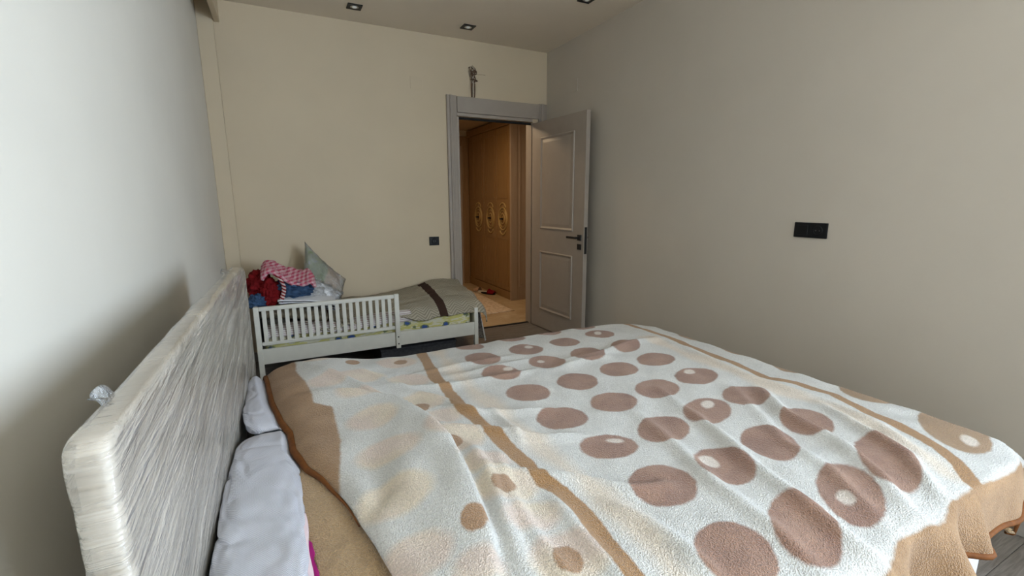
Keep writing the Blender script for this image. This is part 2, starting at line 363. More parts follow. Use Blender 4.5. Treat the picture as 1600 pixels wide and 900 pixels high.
def seersucker():
    t = NT('white_seersucker_cotton', .85, .15); c = t.coord()
    s_ = t.sep(c)
    w1 = t.math('SINE', t.math('MULTIPLY', s_[0], 1500.)); w2 = t.math('SINE', t.math('MULTIPLY', s_[1], 1150.))
    h = t.math('MULTIPLY', w1, w2)
    t.color(t.mix(t.range(h, -.6, .6), (.47, .47, .52, 1), (.60, .60, .65, 1)))
    t.bump(h, .5, .0016); return t.m
M_SEER = seersucker()
M_WHITECLOTH = plain('white_cotton', (.72, .72, .74), .85, .1, .05, 25, .2)

def cream_fabric():
    t = NT('cream_upholstery', .55, .3); c = t.coord()
    t.color(t.ramp(t.noise(c, 3, 4), [(.3, (.62, .56, .48)), (.7, (.70, .64, .56))])); t.bump(t.noise(c, 220, 2), .15, .001); return t.m
M_CREAM = cream_fabric()
def film_mat(name, lo, hi, polar=True, tint=(.80, .78, .75, 1)):
    """crinkled stretch film: see-through with whitened creases, shiny"""
    t = NT(name, .20, .6); t.m.node_tree.nodes.remove(t.b)
    c = t.coord(); out = t.n['Material Output']
    if polar:
        s_ = t.sep(c)     # folds of the film fan out from the far top corner of the headboard
        dy = t.math('SUBTRACT', 2.25, s_[1]); dz = t.math('SUBTRACT', 1.16, s_[2])
        ang = t.math('ARCTAN2', dz, dy); rad = t.math('SQRT', t.math('ADD', t.math('MULTIPLY', dy, dy), t.math('MULTIPLY', dz, dz)))
        cb = t.node('ShaderNodeCombineXYZ'); t.link(t.math('MULTIPLY', ang, 26.), cb.inputs[0]); t.link(t.math('MULTIPLY', rad, 1.6), cb.inputs[1])
        n1 = t.noise(cb.outputs[0], 2.2, 6, .65, .5)
        cb2 = t.node('ShaderNodeCombineXYZ'); t.link(t.math('MULTIPLY', ang, 90.), cb2.inputs[0]); t.link(t.math('MULTIPLY', rad, 3.), cb2.inputs[1])
        n2 = t.noise(cb2.outputs[0], 2., 4, .6, .8)
    else:
        n1 = t.noise(c, 24, 5, .6, 1.2); n2 = t.noise(c, 70, 3)
    n3 = t.noise(c, 5, 3)
    h = t.math('ADD', n1, t.math('MULTIPLY', n2, .45))
    bp = t.node('ShaderNodeBump'); t.link(h, bp.inputs['Height']); bp.inputs['Strength'].default_value = 1.; bp.inputs['Distance'].default_value = .012
    gl = t.node('ShaderNodeBsdfGlossy'); gl.inputs['Roughness'].default_value = .12; gl.inputs[0].default_value = (.95, .95, .95, 1); t.link(bp.outputs[0], gl.inputs['Normal'])
    df = t.node('ShaderNodeBsdfDiffuse'); df.inputs[0].default_value = tint; t.link(bp.outputs[0], df.inputs['Normal'])
    tr = t.node('ShaderNodeBsdfTransparent')
    m1 = t.node('ShaderNodeMixShader'); t.link(t.range(t.math('ADD', n1, t.math('MULTIPLY', n3, .3)), .48, .85, lo, hi), m1.inputs[0]); t.link(tr.outputs[0], m1.inputs[1]); t.link(df.outputs[0], m1.inputs[2])
    fr = t.node('ShaderNodeFresnel'); fr.inputs[0].default_value = 1.45; t.link(bp.outputs[0], fr.inputs['Normal'])
    m2 = t.node('ShaderNodeMixShader'); t.link(t.math('MINIMUM', t.math('MULTIPLY', fr.outputs[0], 1.5), 1.), m2.inputs[0]); t.link(m1.outputs[0], m2.inputs[1]); t.link(gl.outputs[0], m2.inputs[2])
    t.link(m2.outputs[0], out.inputs[0]); return t.m
M_FILM = film_mat('stretch_film', .05, .65, True, (.76, .69, .60, 1))
M_BAG = film_mat('clear_plastic_bag', .04, .35, False, (.75, .76, .78, 1))

# ------------------------------------------------------------------ room shell
XL, XR, YB, HC = -.388, 2.496, 4.154, 2.711
YF = WIN['y']
DX0, DX1, DZ = 1.545, 2.338, 2.055          # door opening in the back wall
WT = .10
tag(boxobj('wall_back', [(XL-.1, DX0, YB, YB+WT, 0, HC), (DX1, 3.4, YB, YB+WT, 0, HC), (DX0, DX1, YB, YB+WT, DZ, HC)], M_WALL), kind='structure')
tag(boxobj('wall_right', [(XR, XR+.12, YF-.12, WIN_ADDED['y0'], 0, HC), (XR, XR+.12, WIN_ADDED['y1'], YB, 0, HC), (XR, XR+.12, WIN_ADDED['y0'], WIN_ADDED['y1'], 0, WIN_ADDED['z0']), (XR, XR+.12, WIN_ADDED['y0'], WIN_ADDED['y1'], WIN_ADDED['z1'], HC)], M_WALLR), kind='structure')
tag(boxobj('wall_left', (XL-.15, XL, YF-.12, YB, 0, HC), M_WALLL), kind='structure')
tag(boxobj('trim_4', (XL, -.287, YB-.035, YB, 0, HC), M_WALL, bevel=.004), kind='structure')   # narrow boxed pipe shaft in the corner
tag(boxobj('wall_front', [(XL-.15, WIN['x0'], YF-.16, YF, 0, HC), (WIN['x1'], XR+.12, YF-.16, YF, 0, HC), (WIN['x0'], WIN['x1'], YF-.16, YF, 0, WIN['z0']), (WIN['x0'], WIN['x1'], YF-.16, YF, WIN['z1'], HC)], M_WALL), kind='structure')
tag(boxobj('ceiling', (XL-.15, XR+.12, YF-.16, YB+WT, HC, HC+.1), M_CEIL), kind='structure')
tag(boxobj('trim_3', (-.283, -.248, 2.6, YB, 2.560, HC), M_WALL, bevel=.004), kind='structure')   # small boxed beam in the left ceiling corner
wf = empty('window_1', (0, 0, 0), kind='structure')
boxobj('window_frame', [(WIN['x0'], WIN['x0']+.06, YF-.11, YF-.05, WIN['z0'], WIN['z1']), (WIN['x1']-.06, WIN['x1'], YF-.11, YF-.05, WIN['z0'], WIN['z1']),
    (WIN['x0']+.06, WIN['x1']-.06, YF-.11, YF-.05, WIN['z0'], WIN['z0']+.06), (WIN['x0']+.06, WIN['x1']-.06, YF-.11, YF-.05, WIN['z1']-.06, WIN['z1']),
    (1.92, 1.98, YF-.11, YF-.05, WIN['z0']+.06, WIN['z1']-.06)], M_WHITEBED, wf)
w2 = empty('added_window', (0, 0, 0), kind='structure')  # frame of the added side window, out of view
boxobj('window_frame', [(XR+.04, XR+.10, WIN_ADDED['y0'], WIN_ADDED['y0']+.06, WIN_ADDED['z0'], WIN_ADDED['z1']), (XR+.04, XR+.10, WIN_ADDED['y1']-.06, WIN_ADDED['y1'], WIN_ADDED['z0'], WIN_ADDED['z1']), (XR+.04, XR+.10, WIN_ADDED['y0']+.06, WIN_ADDED['y1']-.06, WIN_ADDED['z0'], WIN_ADDED['z0']+.06), (XR+.04, XR+.10, WIN_ADDED['y0']+.06, WIN_ADDED['y1']-.06, WIN_ADDED['z1']-.06, WIN_ADDED['z1'])], M_WHITEBED, w2)
boxobj('window_sill', (WIN['x0']-.04, WIN['x1']+.04, YF-.01, YF+.03, WIN['z0']-.04, WIN['z0']), M_WHITEBED, wf)

fl = tag(boxobj('floor', (XL-.15, XR+.12, YF-.16, YB+.05, -.08, -.008), M_DARK), kind='structure')
pw = .192; y = YF-.1; k = 0
plank_me = None
while y < YB+.04:
    x = XL-.1-random.random()*.8
    while x < XR+.1:
        x1 = min(x+1.22, XR+.1); xa = max(x, XL-.1); y1 = min(y+pw, YB+.048)
        if x1-xa > .02: boxobj('plank', (xa+.0008, x1-.0008, y+.0008, y1-.0008, -.008, random.uniform(-.0004, .0)), M_FLOOR, fl)
        x += 1.22
    y += pw
BB = plain('grey_baseboard', (.40, .37, .34), .5)
tag(boxobj('baseboard_back', (-.287, 1.44, YB-.014, YB, 0, .08), BB, bevel=.004), kind='structure')
tag(boxobj('baseboard_right', (XR-.014, XR, YF, YB-.014, 0, .08), BB, bevel=.004), kind='structure')
tag(boxobj('baseboard_left', (XL, XL+.014, YF, YB-.04, 0, .08), BB, bevel=.004), kind='structure')

# door casing: fluted side boards, flat head board between corner blocks
def fluted(x0, x1, z0, z1, y=YB):
    """profiled board: outer bead, step, flat"""
    bm = bmesh.new(); w = x1-x0
    prof = [(0, 0), (0, .020), (.006, .024), (.016, .024), (.020, .018), (.026, .018), (.031, .028), (.040, .031), (.048, .028), (.052, .019), (.060, .019), (.066, .016), (.092, .014), (.098, .010), (.098, 0)]
    A = [bm.verts.new((x0+p_[0]/.098*w, y-p_[1], z0)) for p_ in prof]; B = [bm.verts.new((x0+p_[0]/.098*w, y-p_[1], z1)) for p_ in prof]
    for i in range(len(prof)-1): bm.faces.new((A[i], A[i+1], B[i+1], B[i]))
    bm.faces.new((A[-1], A[0], B[0], B[-1]))
    bm.faces.new(A); bm.faces.new(B[::-1]); return bm
tr = empty('trim_1', (0, 0, 0), kind='structure')
bm_obj('casing_board', fluted(1.442, 1.540, 0, 2.229), M_TRIM, tr)
bm = fluted(2.398, 2.494, 0, 2.229); bm_obj('casing_board', bm, M_TRIM, tr)
boxobj('casing_board', (DX1+.005, 2.398, YB-.010, YB, 0, 2.05), M_TRIM, tr)
boxobj('head_board', (1.540, 2.398, YB-.026, YB, 2.085, 2.222), M_TRIM, tr, bevel=.003)
boxobj('head_lining', (1.540, 2.330, YB-.014, YB+.02, 2.056, 2.083), M_TRIM, tr, bevel=.002)
boxobj('jamb_lining', [(DX0, DX0+.016, YB, YB+WT+.01, 0, 2.05), (DX1-.016, DX1, YB, YB+WT+.01, 0, 2.05)], M_TRIM, tr)
boxobj('seal', (DX0+.016, DX1-.016, YB+.01, YB+.03, 2.030, 2.05), M_DARK, tr)
tag(boxobj('trim_2', (DX0, DX1, YB+.035, YB+.075, -.006, .006), M_DARK, bevel=.002), kind='structure')  # threshold strip

# door leaf, opened a little past square, hinged at the right jamb; built along local -Y
dr = empty('door_1', (2.318, YB-.028, 0), kind='structure', rz=math.radians(3.2))
LW, LT, LH = .84, .042, 2.036
boxobj('door_leaf', (0, LT, -LW, 0, .008, LH), M_TRIM, dr, bevel=.002)
def molding(y0, y1, z0, z1):
    """raised frame moulding on the room face (x = 0 side), mitred"""
    bm = bmesh.new(); prof = [(0, 0), (.004, .007), (.010, .009), (.018, .004), (.024, .0)]
    rings = []
    for off, h in prof:
        rings.append([bm.verts.new((-h-.0002, yy, zz)) for yy, zz in ((y0+off, z0+off), (y1-off, z0+off), (y1-off, z1-off), (y0+off, z1-off))])
    for a, b in zip(rings, rings[1:]):
        for i in range(4): bm.faces.new((a[i], a[(i+1) % 4], b[(i+1) % 4], b[i]))
    # slightly raised centre field
    c = [bm.verts.new((-.0035, yy, zz)) for yy, zz in ((y0+.055, z0+.055), (y1-.055, z0+.055), (y1-.055, z1-.055), (y0+.055, z1-.055))]
    e = [bm.verts.new((-.0003, yy, zz)) for yy, zz in ((y0+.03, z0+.03), (y1-.03, z0+.03), (y1-.03, z1-.03), (y0+.03, z1-.03))]
    for i in range(4): bm.faces.new((e[i], e[(i+1) % 4], c[(i+1) % 4], c[i]))
    bm.faces.new(c); return bm
bm_obj('door_panel', molding(-LW+.155, -.155, 1.02, 1.89), M_TRIM, dr)
bm_obj('door_panel', molding(-LW+.155, -.155, .20, .80), M_TRIM, dr)
hy = -LW+.055
bm = bmesh.new(); box(bm, -.010, 0, hy-.026, hy+.026, .945, .997); box(bm, -.050, -.010, hy-.009, hy+.009, .962, .980); box(bm, -.058, -.044, hy-.010, hy+.125, .961, .981)
bm_obj('door_handle', bm, M_BLACKM, dr, bevel=.003)
boxobj('lock_rosette', (-.009, 0, hy-.026, hy+.026, .865, .915), M_BLACKM, dr, bevel=.002)
boxobj('latch_plate', (.008, .034, -LW-.003, -LW, .83, 1.065), M_BLACKM, dr, bevel=.001)
bm = bmesh.new(); box(bm, LT, LT+.010, hy-.026, hy+.026, .945, .997); box(bm, LT+.010, LT+.046, hy-.009, hy+.009, .962, .980)
bm_obj('door_handle', bm, M_BLACKM, dr, bevel=.002)

# ------------------------------------------------------------------ hallway beyond the door
HY, HH = 6.75, 2.33
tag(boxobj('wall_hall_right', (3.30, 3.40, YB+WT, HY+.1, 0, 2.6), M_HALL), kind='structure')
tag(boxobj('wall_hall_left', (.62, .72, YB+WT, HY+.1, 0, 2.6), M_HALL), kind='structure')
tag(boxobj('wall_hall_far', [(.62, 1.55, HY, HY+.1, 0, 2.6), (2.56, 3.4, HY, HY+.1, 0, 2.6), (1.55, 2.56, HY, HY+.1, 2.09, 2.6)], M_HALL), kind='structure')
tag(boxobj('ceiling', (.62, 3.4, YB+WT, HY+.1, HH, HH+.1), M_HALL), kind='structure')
hf = tag(boxobj('floor', (.62, 3.4, YB+.05, HY+.3, -.08, -.012), M_GROUT), kind='structure')
ty = YB+.052+.42; xs = [.72, 1.32, 1.92, 2.13, 2.73, 3.3]
ys = [YB+.077, YB+.42, YB+1.02, YB+1.62, YB+2.22, HY+.28]
for i in range(len(ys)-1):
    for a, b in ((.72, .93), (.93, 1.53), (1.53, 2.13), (2.13, 2.73), (2.73, 3.3)):
        boxobj('tile', (a+.0015, b-.0015, ys[i]+.0015, ys[i+1]-.0015, -.012, 0), M_TILE, hf, bevel=.001, seg=1)
# entrance door at the end of the hall
ed = empty('door_2', (0, 0, 0), kind='structure')
boxobj('door_frame', [(2.565, 2.66, HY-.03, HY, 0, 2.24), (1.46, 1.55, HY-.03, HY, 0, 2.24), (1.55, 2.565, HY-.03, HY, 2.10, 2.24)], M_FRAMEBROWN, ed, bevel=.006)
boxobj('frame_edge', [(2.535, 2.565, HY-.012, HY+.02, 0, 2.10)], M_WARDEND, ed)
boxobj('door_gap', (1.55, 2.565, HY+.09, HY+.11, 0, 2.10), M_DARK, ed)
boxobj('door_leaf', (1.60, 2.475, HY+.01, HY+.06, .01, 2.06), M_WARDEND, ed, bevel=.004)
for z in (1.42, 1.02, .93):
    bm = bmesh.new(); cyl(bm, (2.445, HY-.005, z), .024, .03, 'Y', 16); bm_obj('lock_rosette', bm, plain('aged_bronze', (.10, .055, .02), .35, .5, .2, metal=.6) if z == 1.42 else bpy.data.materials['aged_bronze'], ed)
boxobj('pull_handle', (2.437, 2.452, HY-.045, HY-.03, .66, .92), bpy.data.materials['aged_bronze'], ed, bevel=.004)

# built-in wardrobe with carved oval handles
wd = empty('hall_wardrobe', (2.65, 5.26, 0), 'honey wood hallway wardrobe with three carved doors seen through the doorway', 'wardrobe')
def wloc(x0, x1, y0, y1, z0, z1): return (x0-2.65, x1-2.65, y0-5.26, y1-5.26, z0, z1)
boxobj('carcass', wloc(2.668, 3.28, 5.26, 6.735, 0, 2.31), M_WARD, wd)
boxobj('plinth', wloc(2.652, 2.668, 5.285, 6.735, 0, .105), M_WARD, wd, bevel=.004)
boxobj('cornice', wloc(2.640, 2.668, 5.26, 6.735, 2.22, 2.31), M_WARD, wd, bevel=.008)
boxobj('corner_post', wloc(2.644, 2.74, 5.248, 5.285, 0, 2.315), M_WARDEND, wd, bevel=.004)
boxobj('side_panel', wloc(2.74, 3.28, 5.252, 5.26, 0, 2.31), M_WARDEND, wd)
bm = bmesh.new()
box(bm, *wloc(2.76, 2.785, 5.246, 5.252, .18, 2.2)); box(bm, *wloc(3.22, 3.245, 5.246, 5.252, .18, 2.2)); box(bm, *wloc(2.785, 3.22, 5.246, 5.252, .18, .205))
bm_obj('panel_molding', bm, M_WARDEND, wd, bevel=.002)
dy = [(5.295, 5.69), (5.70, 6.11), (6.12, 6.52)]
oc = [5.492, 5.885, 6.315]
for (a, b), c in zip(dy, oc):
    d = boxobj('wardrobe_door', wloc(2.650, 2.667, a, b, .115, 2.21), M_WARD, wd, bevel=.003)
    zc = 1.055
    for z0, z1 in ((.17, .80), (1.32, 2.15)):
        bm = bmesh.new()
        for q in ((a+.045, a+.055, z0, z1), (b-.055, b-.045, z0, z1), (a+.055, b-.055, z0, z0+.01), (a+.055, b-.055, z1-.01, z1)):
            box(bm, *wloc(2.645, 2.650, q[0], q[1], q[2], q[3]))
        bm_obj('panel_molding', bm, M_WARD, d)
    bm = bmesh.new()
    for ry, rz, r in ((.125, .145, .012), (.095, .110, .006), (.055, .065, .009)):
        ringtube(bm, [(-.004, c-5.26+ry*math.cos(t), zc+rz*math.sin(t)) for t in [2*math.pi*k/32 for k in range(32)]], r)
    for s_ in (1, -1):      # scroll above and below
        P = [(-.004, c-5.26+.10*math.sin(t)*.9, zc+s_*(.135+.07*math.cos(t))) for t in [-1.3+2.6*k/14 for k in range(15)]]
        for i in range(14):
            g = bmesh.ops.create_icosphere(bm, subdivisions=1, radius=.012)
            bmesh.ops.translate(bm, verts=g['verts'], vec=P[i])
    bm_obj('carved_oval', bm, M_GILT, d, smooth=True)
    bm = bmesh.new(); cyl(bm, (-.018, c-5.26, zc), .012, .03, 'X', 12); box(bm, -.036, -.028, c-5.26-.012, c-5.26+.035, zc-.010, zc+.012)
    bm_obj('knob', bm, M_BLACKM, d, bevel=.002)

# hall rug
def rug_mat():
    t = NT('beige_patterned_rug', .9, .1); c = t.coord()
    v = t.voronoi(c, 28); n = t.noise(c, 60, 3)
    t.color(t.mix(t.range(v, .25, .6), (.50, .36, .24, 1), (.66, .52, .38, 1))); t.bump(n, .6, .004); return t.m
def rugf(a, b):
    x = 1.55+a*.88; y = 4.73+b*1.75
    return (x+.006*fbm(y*5, 0), y, .0075+.003*fbm(x*9, y*9))
tag(sheet('hall_rug', rugf, 40, 70, rug_mat(), thick=.006), 'pale beige patterned runner rug on the hallway tiles', 'rug')
# slippers by the wardrobe
def shoe(name, x, y, rz, mat, label, sc=1.):
    r = empty(name, (x, y, .0005), label, 'shoe', rz=rz)
    def sole(z): 
        pts = []
        for k in range(24):
            t = 2*math.pi*k/24; l = math.cos(t)*.12; w = .042*(1+.22*math.cos(t))*math.sin(t) ; pts.append((l*sc, w*sc))
        return pts
    bm = bmesh.new(); P = sole(0)
    a = [bm.verts.new((q[0], q[1], 0)) for q in P]; b = [bm.verts.new((q[0]*1.0, q[1], .018)) for q in P]
    for i in range(24): bm.faces.new((a[i], a[(i+1) % 24], b[(i+1) % 24], b[i]))
    bm.faces.new(a); bm.faces.new(b); bm_obj('sole', bm, M_CREAM if mat.name.startswith('tan') else M_DARK, r, bevel=.003)
    def vamp(a_, b_):
        t = math.pi*b_; l = .015+a_*.10; w = .046*(1+.22*l/.12)*(1-.35*a_**3)
        return (l*sc, math.cos(t)*w*sc, .016+math.sin(t)*(.055-.03*a_)*sc)
    sheet('upper', vamp, 12, 16, mat, r, .004)
    return r
M_RED = plain('dark_red_felt', (.17, .006, .012), .8, .1, .15, 40, .2)
M_TANL = plain('tan_leather', (.42, .26, .16), .5, .3, .1)
shoe('slipper', 2.555, 5.80, math.radians(-60), M_RED, 'dark red closed slipper lying at the foot of the wardrobe')
shoe('sandal', 2.515, 5.965, math.radians(120), M_TANL, 'tan leather sandal beside the red slipper in the hall')
# hall lamp
l = bpy.data.lights.new('hall_lamp_light', 'AREA'); l.shape = 'DISK'; l.size = .30; l.energy = 14; l.color = (1., .74, .46)
lo = bpy.data.objects.new('hall_lamp_light', l); lo.location = (1.70, 4.80, 2.28); COL.objects.link(lo)
hl = empty('hall_ceiling_lamp', (1.70, 4.80, 2.33), 'round flush lamp on the hallway ceiling', 'lamp')
bm = bmesh.new(); cyl(bm, (0, 0, -.015), .17, .03, 'Z', 32); bm_obj('lamp_body', bm, M_WHITEBED, hl)

# ------------------------------------------------------------------ ceiling and wall fittings
def downlight(x, y, label):
    r = empty('ceiling_light', (x, y, HC), label, 'ceiling light', 'square black downlights in the ceiling')
    s_, h = .052, .030
    bm = bmesh.new()      # square frame with a round hole
    N = 32; o = []; i_ = []; od = []
    for k in range(N):
        t = 2*math.pi*k/N+math.pi/4; c_, sn = math.cos(t), math.sin(t); m_ = max(abs(c_), abs(sn))
        o.append(bm.verts.new((c_/m_*s_, sn/m_*s_, -.006))); od.append(bm.verts.new((c_/m_*s_, sn/m_*s_, 0))); i_.append(bm.verts.new((c_*h, sn*h, -.006)))
    for k in range(N):
        j = (k+1) % N; bm.faces.new((o[k], o[j], i_[j], i_[k])); bm.faces.new((o[k], o[j], od[j], od[k]))
    bm_obj('frame', bm, M_BLACK, r)
    bm = bmesh.new(); cyl(bm, (0, 0, -.003), .0298, .004, 'Z', 24); bm_obj('reflector', bm, M_CHROME, r)
    bm = bmesh.new(); bmesh.ops.create_uvsphere(bm, u_segments=16, v_segments=8, radius=.017)
    for v in bm.verts: v.co.z = v.co.z*.5-.006
    bm_obj('bulb', bm, M_LAMP, r, smooth=True)
downlight(.645, 3.845, 'square black recessed downlight, left one of the pair near the back wall')
downlight(1.547, 3.850, 'square black recessed downlight above and in front of the doorway')
downlight(2.114, 2.975, 'square black downlight cut by the top edge of the photo')

def socket(name, x, z, w, h, label, n, wall='back', y=None):
    """plate in local XZ, facing -Y"""
    if wall == 'back': r = empty(name, (x, YB, z), label, 'socket')
    else: r = empty(name, (XR, y, z), label, 'socket', rz=math.radians(-90))
    # facing: local -Y points into the room
    boxobj('plate', (-w/2, w/2, -.009, 0, -h/2, h/2), M_BLACK, r, bevel=.003)
    for k in range(n):
        cx = (k-(n-1)/2)*w/n*.92
        if n == 1 or k == 1:
            bm = bmesh.new(); N = 28; a = []; b = []; c = []
            for q in range(N):
                t = 2*math.pi*q/N; a.append(bm.verts.new((cx+.026*math.cos(t), -.0092, .026*math.sin(t)))); b.append(bm.verts.new((cx+.022*math.cos(t), -.0115, .022*math.sin(t)))); c.append(bm.verts.new((cx+.019*math.cos(t), -.0095, .019*math.sin(t))))
            for q in range(N):
                j = (q+1) % N; bm.faces.new((a[q], a[j], b[j], b[q])); bm.faces.new((b[q], b[j], c[j], c[q]))
            bm.faces.new(c); bm_obj('outlet', bm, M_BLACK, r)
            bm = bmesh.new()
            for sx in (-.0095, .0095): cyl(bm, (cx+sx, -.0105, 0), .0028, .003, 'Y', 10)
            bm_obj('contact', bm, M_SCREW, r)
        else:
            boxobj('rocker', (cx-.028, cx+.028, -.0125, -.009, -.026, .026), M_BLACK, r, bevel=.002)
socket('wall_socket', 1.287, .926, .094, .080, 'small black socket on the back wall left of the door', 1)
socket('wall_socket', 0, 1.139, .170, .079, 'wide black double socket on the bare right wall', 2, 'right', 1.449)
def cover(x, y, z, rz, label):
    r = empty('blank_cover', (x, y, z), label, 'cover plate', 'painted-over square blank covers', rz=rz)
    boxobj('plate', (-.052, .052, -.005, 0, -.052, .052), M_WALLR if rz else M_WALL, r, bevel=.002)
cover(1.175, YB, 2.30, 0, 'cream painted square cover high on the back wall left of the cables')
cover(XR, 3.67, 2.31, math.radians(-90), 'cream painted square cover high on the right wall above the door leaf')

# loose cables coming out of a rough hole above the door
cb = empty('loose_cable_bundle', (1.70, YB, 2.42), 'tied bundle of loose brown cables hanging from a rough hole above the door', 'cables')
bm = bmesh.new(); V = []
for k in range(22):
    t = 2*math.pi*k/22; r_ = .052*(1+.3*noise.noise(Vector((math.cos(t)*1.7, math.sin(t)*1.7, 3)))); V.append(bm.verts.new((r_*.8*math.cos(t), -.0015, .03+r_*math.sin(t))))
c0 = [bm.verts.new((v.co.x*.75, -.0045, .03+(v.co.z-.03)*.75)) for v in V]
for k in range(22): bm.faces.new((V[k], V[(k+1) % 22], c0[(k+1) % 22], c0[k]))
bm.faces.new(c0); bm_obj('broken_plaster', bm, plain('bare_plaster', (.40, .33, .25), .9, .1, .3, 60, .6), cb)
M_CAB = plain('brown_cable', (.11, .062, .035), .5, .3, .2); M_CABG = plain('grey_cable', (.42, .37, .30), .5, .3, .1)
for k in range(6):
    a = 2*math.pi*k/6; mt = M_CAB if k % 2 else M_CABG
    P = catmull([(.018*math.cos(a)-.012, .0, .062+.010*math.sin(a)), (.02*math.cos(a+1)-.006, -.03, .055), (.024*math.cos(a+2), -.045, .02), (.012*math.cos(a), -.04, -.015), (.026*math.cos(a+.5), -.036, -.045), (.012*math.cos(a), -.03, -.075)], 5)
    tube('cable', P, .0045, mt, cb)
for z, r_ in ((.018, .023), (.008, .025), (-.004, .022), (-.05, .030)):
    tube('tie', [(r_*math.cos(t)+.003, -.040+r_*.7*math.sin(t), z+.006*math.cos(t+z*60)) for t in [2*math.pi*k/16 for k in range(16)]], .0045, M_CAB, cb, closed=True)
tube('cable', catmull([(-.008, -.03, -.05), (-.012, -.022, -.10), (-.010, -.014, -.15), (-.008, -.010, -.192)], 4), .007, M_CAB, cb)
tube('cable', catmull([(.010, -.03, -.05), (.014, -.022, -.10), (.016, -.014, -.15), (.014, -.010, -.192)], 4), .0075, M_CAB, cb)
tube('cable', catmull([(.001, -.03, -.05), (.001, -.022, -.10), (.003, -.014, -.16), (.002, -.010, -.192)], 4), .008, M_CABG, cb)
tube('cable', catmull([(.02, -.03, .012), (.05, -.012, .008), (.09, -.006, .013), (.13, -.005, .014)], 4), .0012, M_CAB, cb)

# ------------------------------------------------------------------ double bed
bed = empty('double_bed', (.87, 1.2175, 0), 'white upholstered double bed base under the spotted blanket', 'bed')
def rrect(x0, x1, y0, y1, r, n=10):
    P = []
    for cx, cy, a0 in ((x1-r, y1-r, 0), (x0+r, y1-r, 90), (x0+r, y0+r, 180), (x1-r, y0+r, 270)):
        for k in range(n+1):
            a = math.radians(a0+90*k/n); P.append((cx+r*math.cos(a), cy+r*math.sin(a)))
    return P
def slab(name, x0, x1, y0, y1, z0, z1, r, e, mat, parent, off=(.87, 1.2175)):
    """rounded block with softened top and bottom edges"""
    bm = bmesh.new(); lv = []
    for z, ins in ((z0, e), (z0+e*.3, e*.3), (z0+e, 0), (z1-e, 0), (z1-e*.3, e*.3), (z1, e)):
        lv.append([bm.verts.new((x-off[0], y-off[1], z-parent.location.z)) for x, y in rrect(x0+ins, x1-ins, y0+ins, y1-ins, max(r-ins, .02))])
    for a, b in zip(lv, lv[1:]):
        n = len(a)
        for i in range(n): bm.faces.new((a[i], a[(i+1) % n], b[(i+1) % n], b[i]))
    bm.faces.new(lv[0]); bm.faces.new(lv[-1]); return bm_obj(name, bm, mat, parent, smooth=True)
M_BASE = plain('white_leatherette', (.66, .68, .73), .45, .35, .03, 8)
def quilt_blue():
    t = NT('pale_blue_mattress_damask', .6, .3); c = t.coord(); v = t.noise(c, 55, 4, .6)
    t.color(t.ramp(v, [(.4, (.30, .50, .60)), (.6, (.55, .68, .74))])); t.bump(v, .4, .003); return t.m
slab('bed_base', -.13, 1.865, .425, 2.01, .05, .372, .13, .025, M_BASE, bed)
slab('mattress', -.13, 1.865, .425, 2.01, .374, .585, .12, .04, quilt_blue(), bed)
for x, y in ((-.02, .55), (1.74, .55), (-.02, 1.9), (1.74, 1.9)):
    bm = bmesh.new(); cyl(bm, (x-.87, y-1.2175, .025), .03, .05, 'Z', 16); bm_obj('foot', bm, M_BLACK, bed)

# spotted blanket
_gu = np.arange(-.5, 2.3, .006); _gv = np.arange(.0, 2.8, .006)
_H = height(*np.meshgrid(_gu, _gv, indexing='ij'), RIDGES)
def hq(u, v):
    a = min(max((u+.5)/.006, 0), len(_gu)-2.001); c = min(max(v/.006, 0), len(_gv)-2.001); i, j = int(a), int(c); a -= i; c -= j
    return float(_H[i, j]*(1-a)*(1-c)+_H[i+1, j]*a*(1-c)+_H[i, j+1]*(1-a)*c+_H[i+1, j+1]*a*c)
def interp(poly, v):      # u as a function of v along a polyline given by (u, v)
    P = sorted([(q[1], q[0]) for q in poly]); return np.interp(v, [q[0] for q in P], [q[1] for q in P])
HE = [(-.095, 2.45), (-.10, 2.2), (-.10, 2.05)]+[q for q in HEADEDGE if q[1] < 2.0]+[(.16, .6), (.17, .40), (.17, .1)]
def head_edge(v): return interp(HE, v)
RC = .14
def bed_drop(A, B):
    """cloth coordinates to space: flat on the bed, rolling over the edges and hanging in folds"""
    qx = A-(BX1-RC); qy = np.where(B < (BY0+BY1)/2, (BY0+RC)-B, B-(BY1-RC)); sy = np.where(B < (BY0+BY1)/2, -1., 1.)
    cx = np.maximum(qx, 0); cy = np.maximum(qy, 0)
    L = np.hypot(cx, cy)+1e-9
    d = np.where((qx > 0) & (qy > 0), L-RC, np.maximum(qx, qy)-RC)
    nx = np.where((qx > 0) & (qy > 0), cx/L, np.where(qx > qy, 1., 0.)); ny = np.where((qx > 0) & (qy > 0), cy/L, np.where(qx > qy, 0., 1.))*sy
    return d, nx, ny
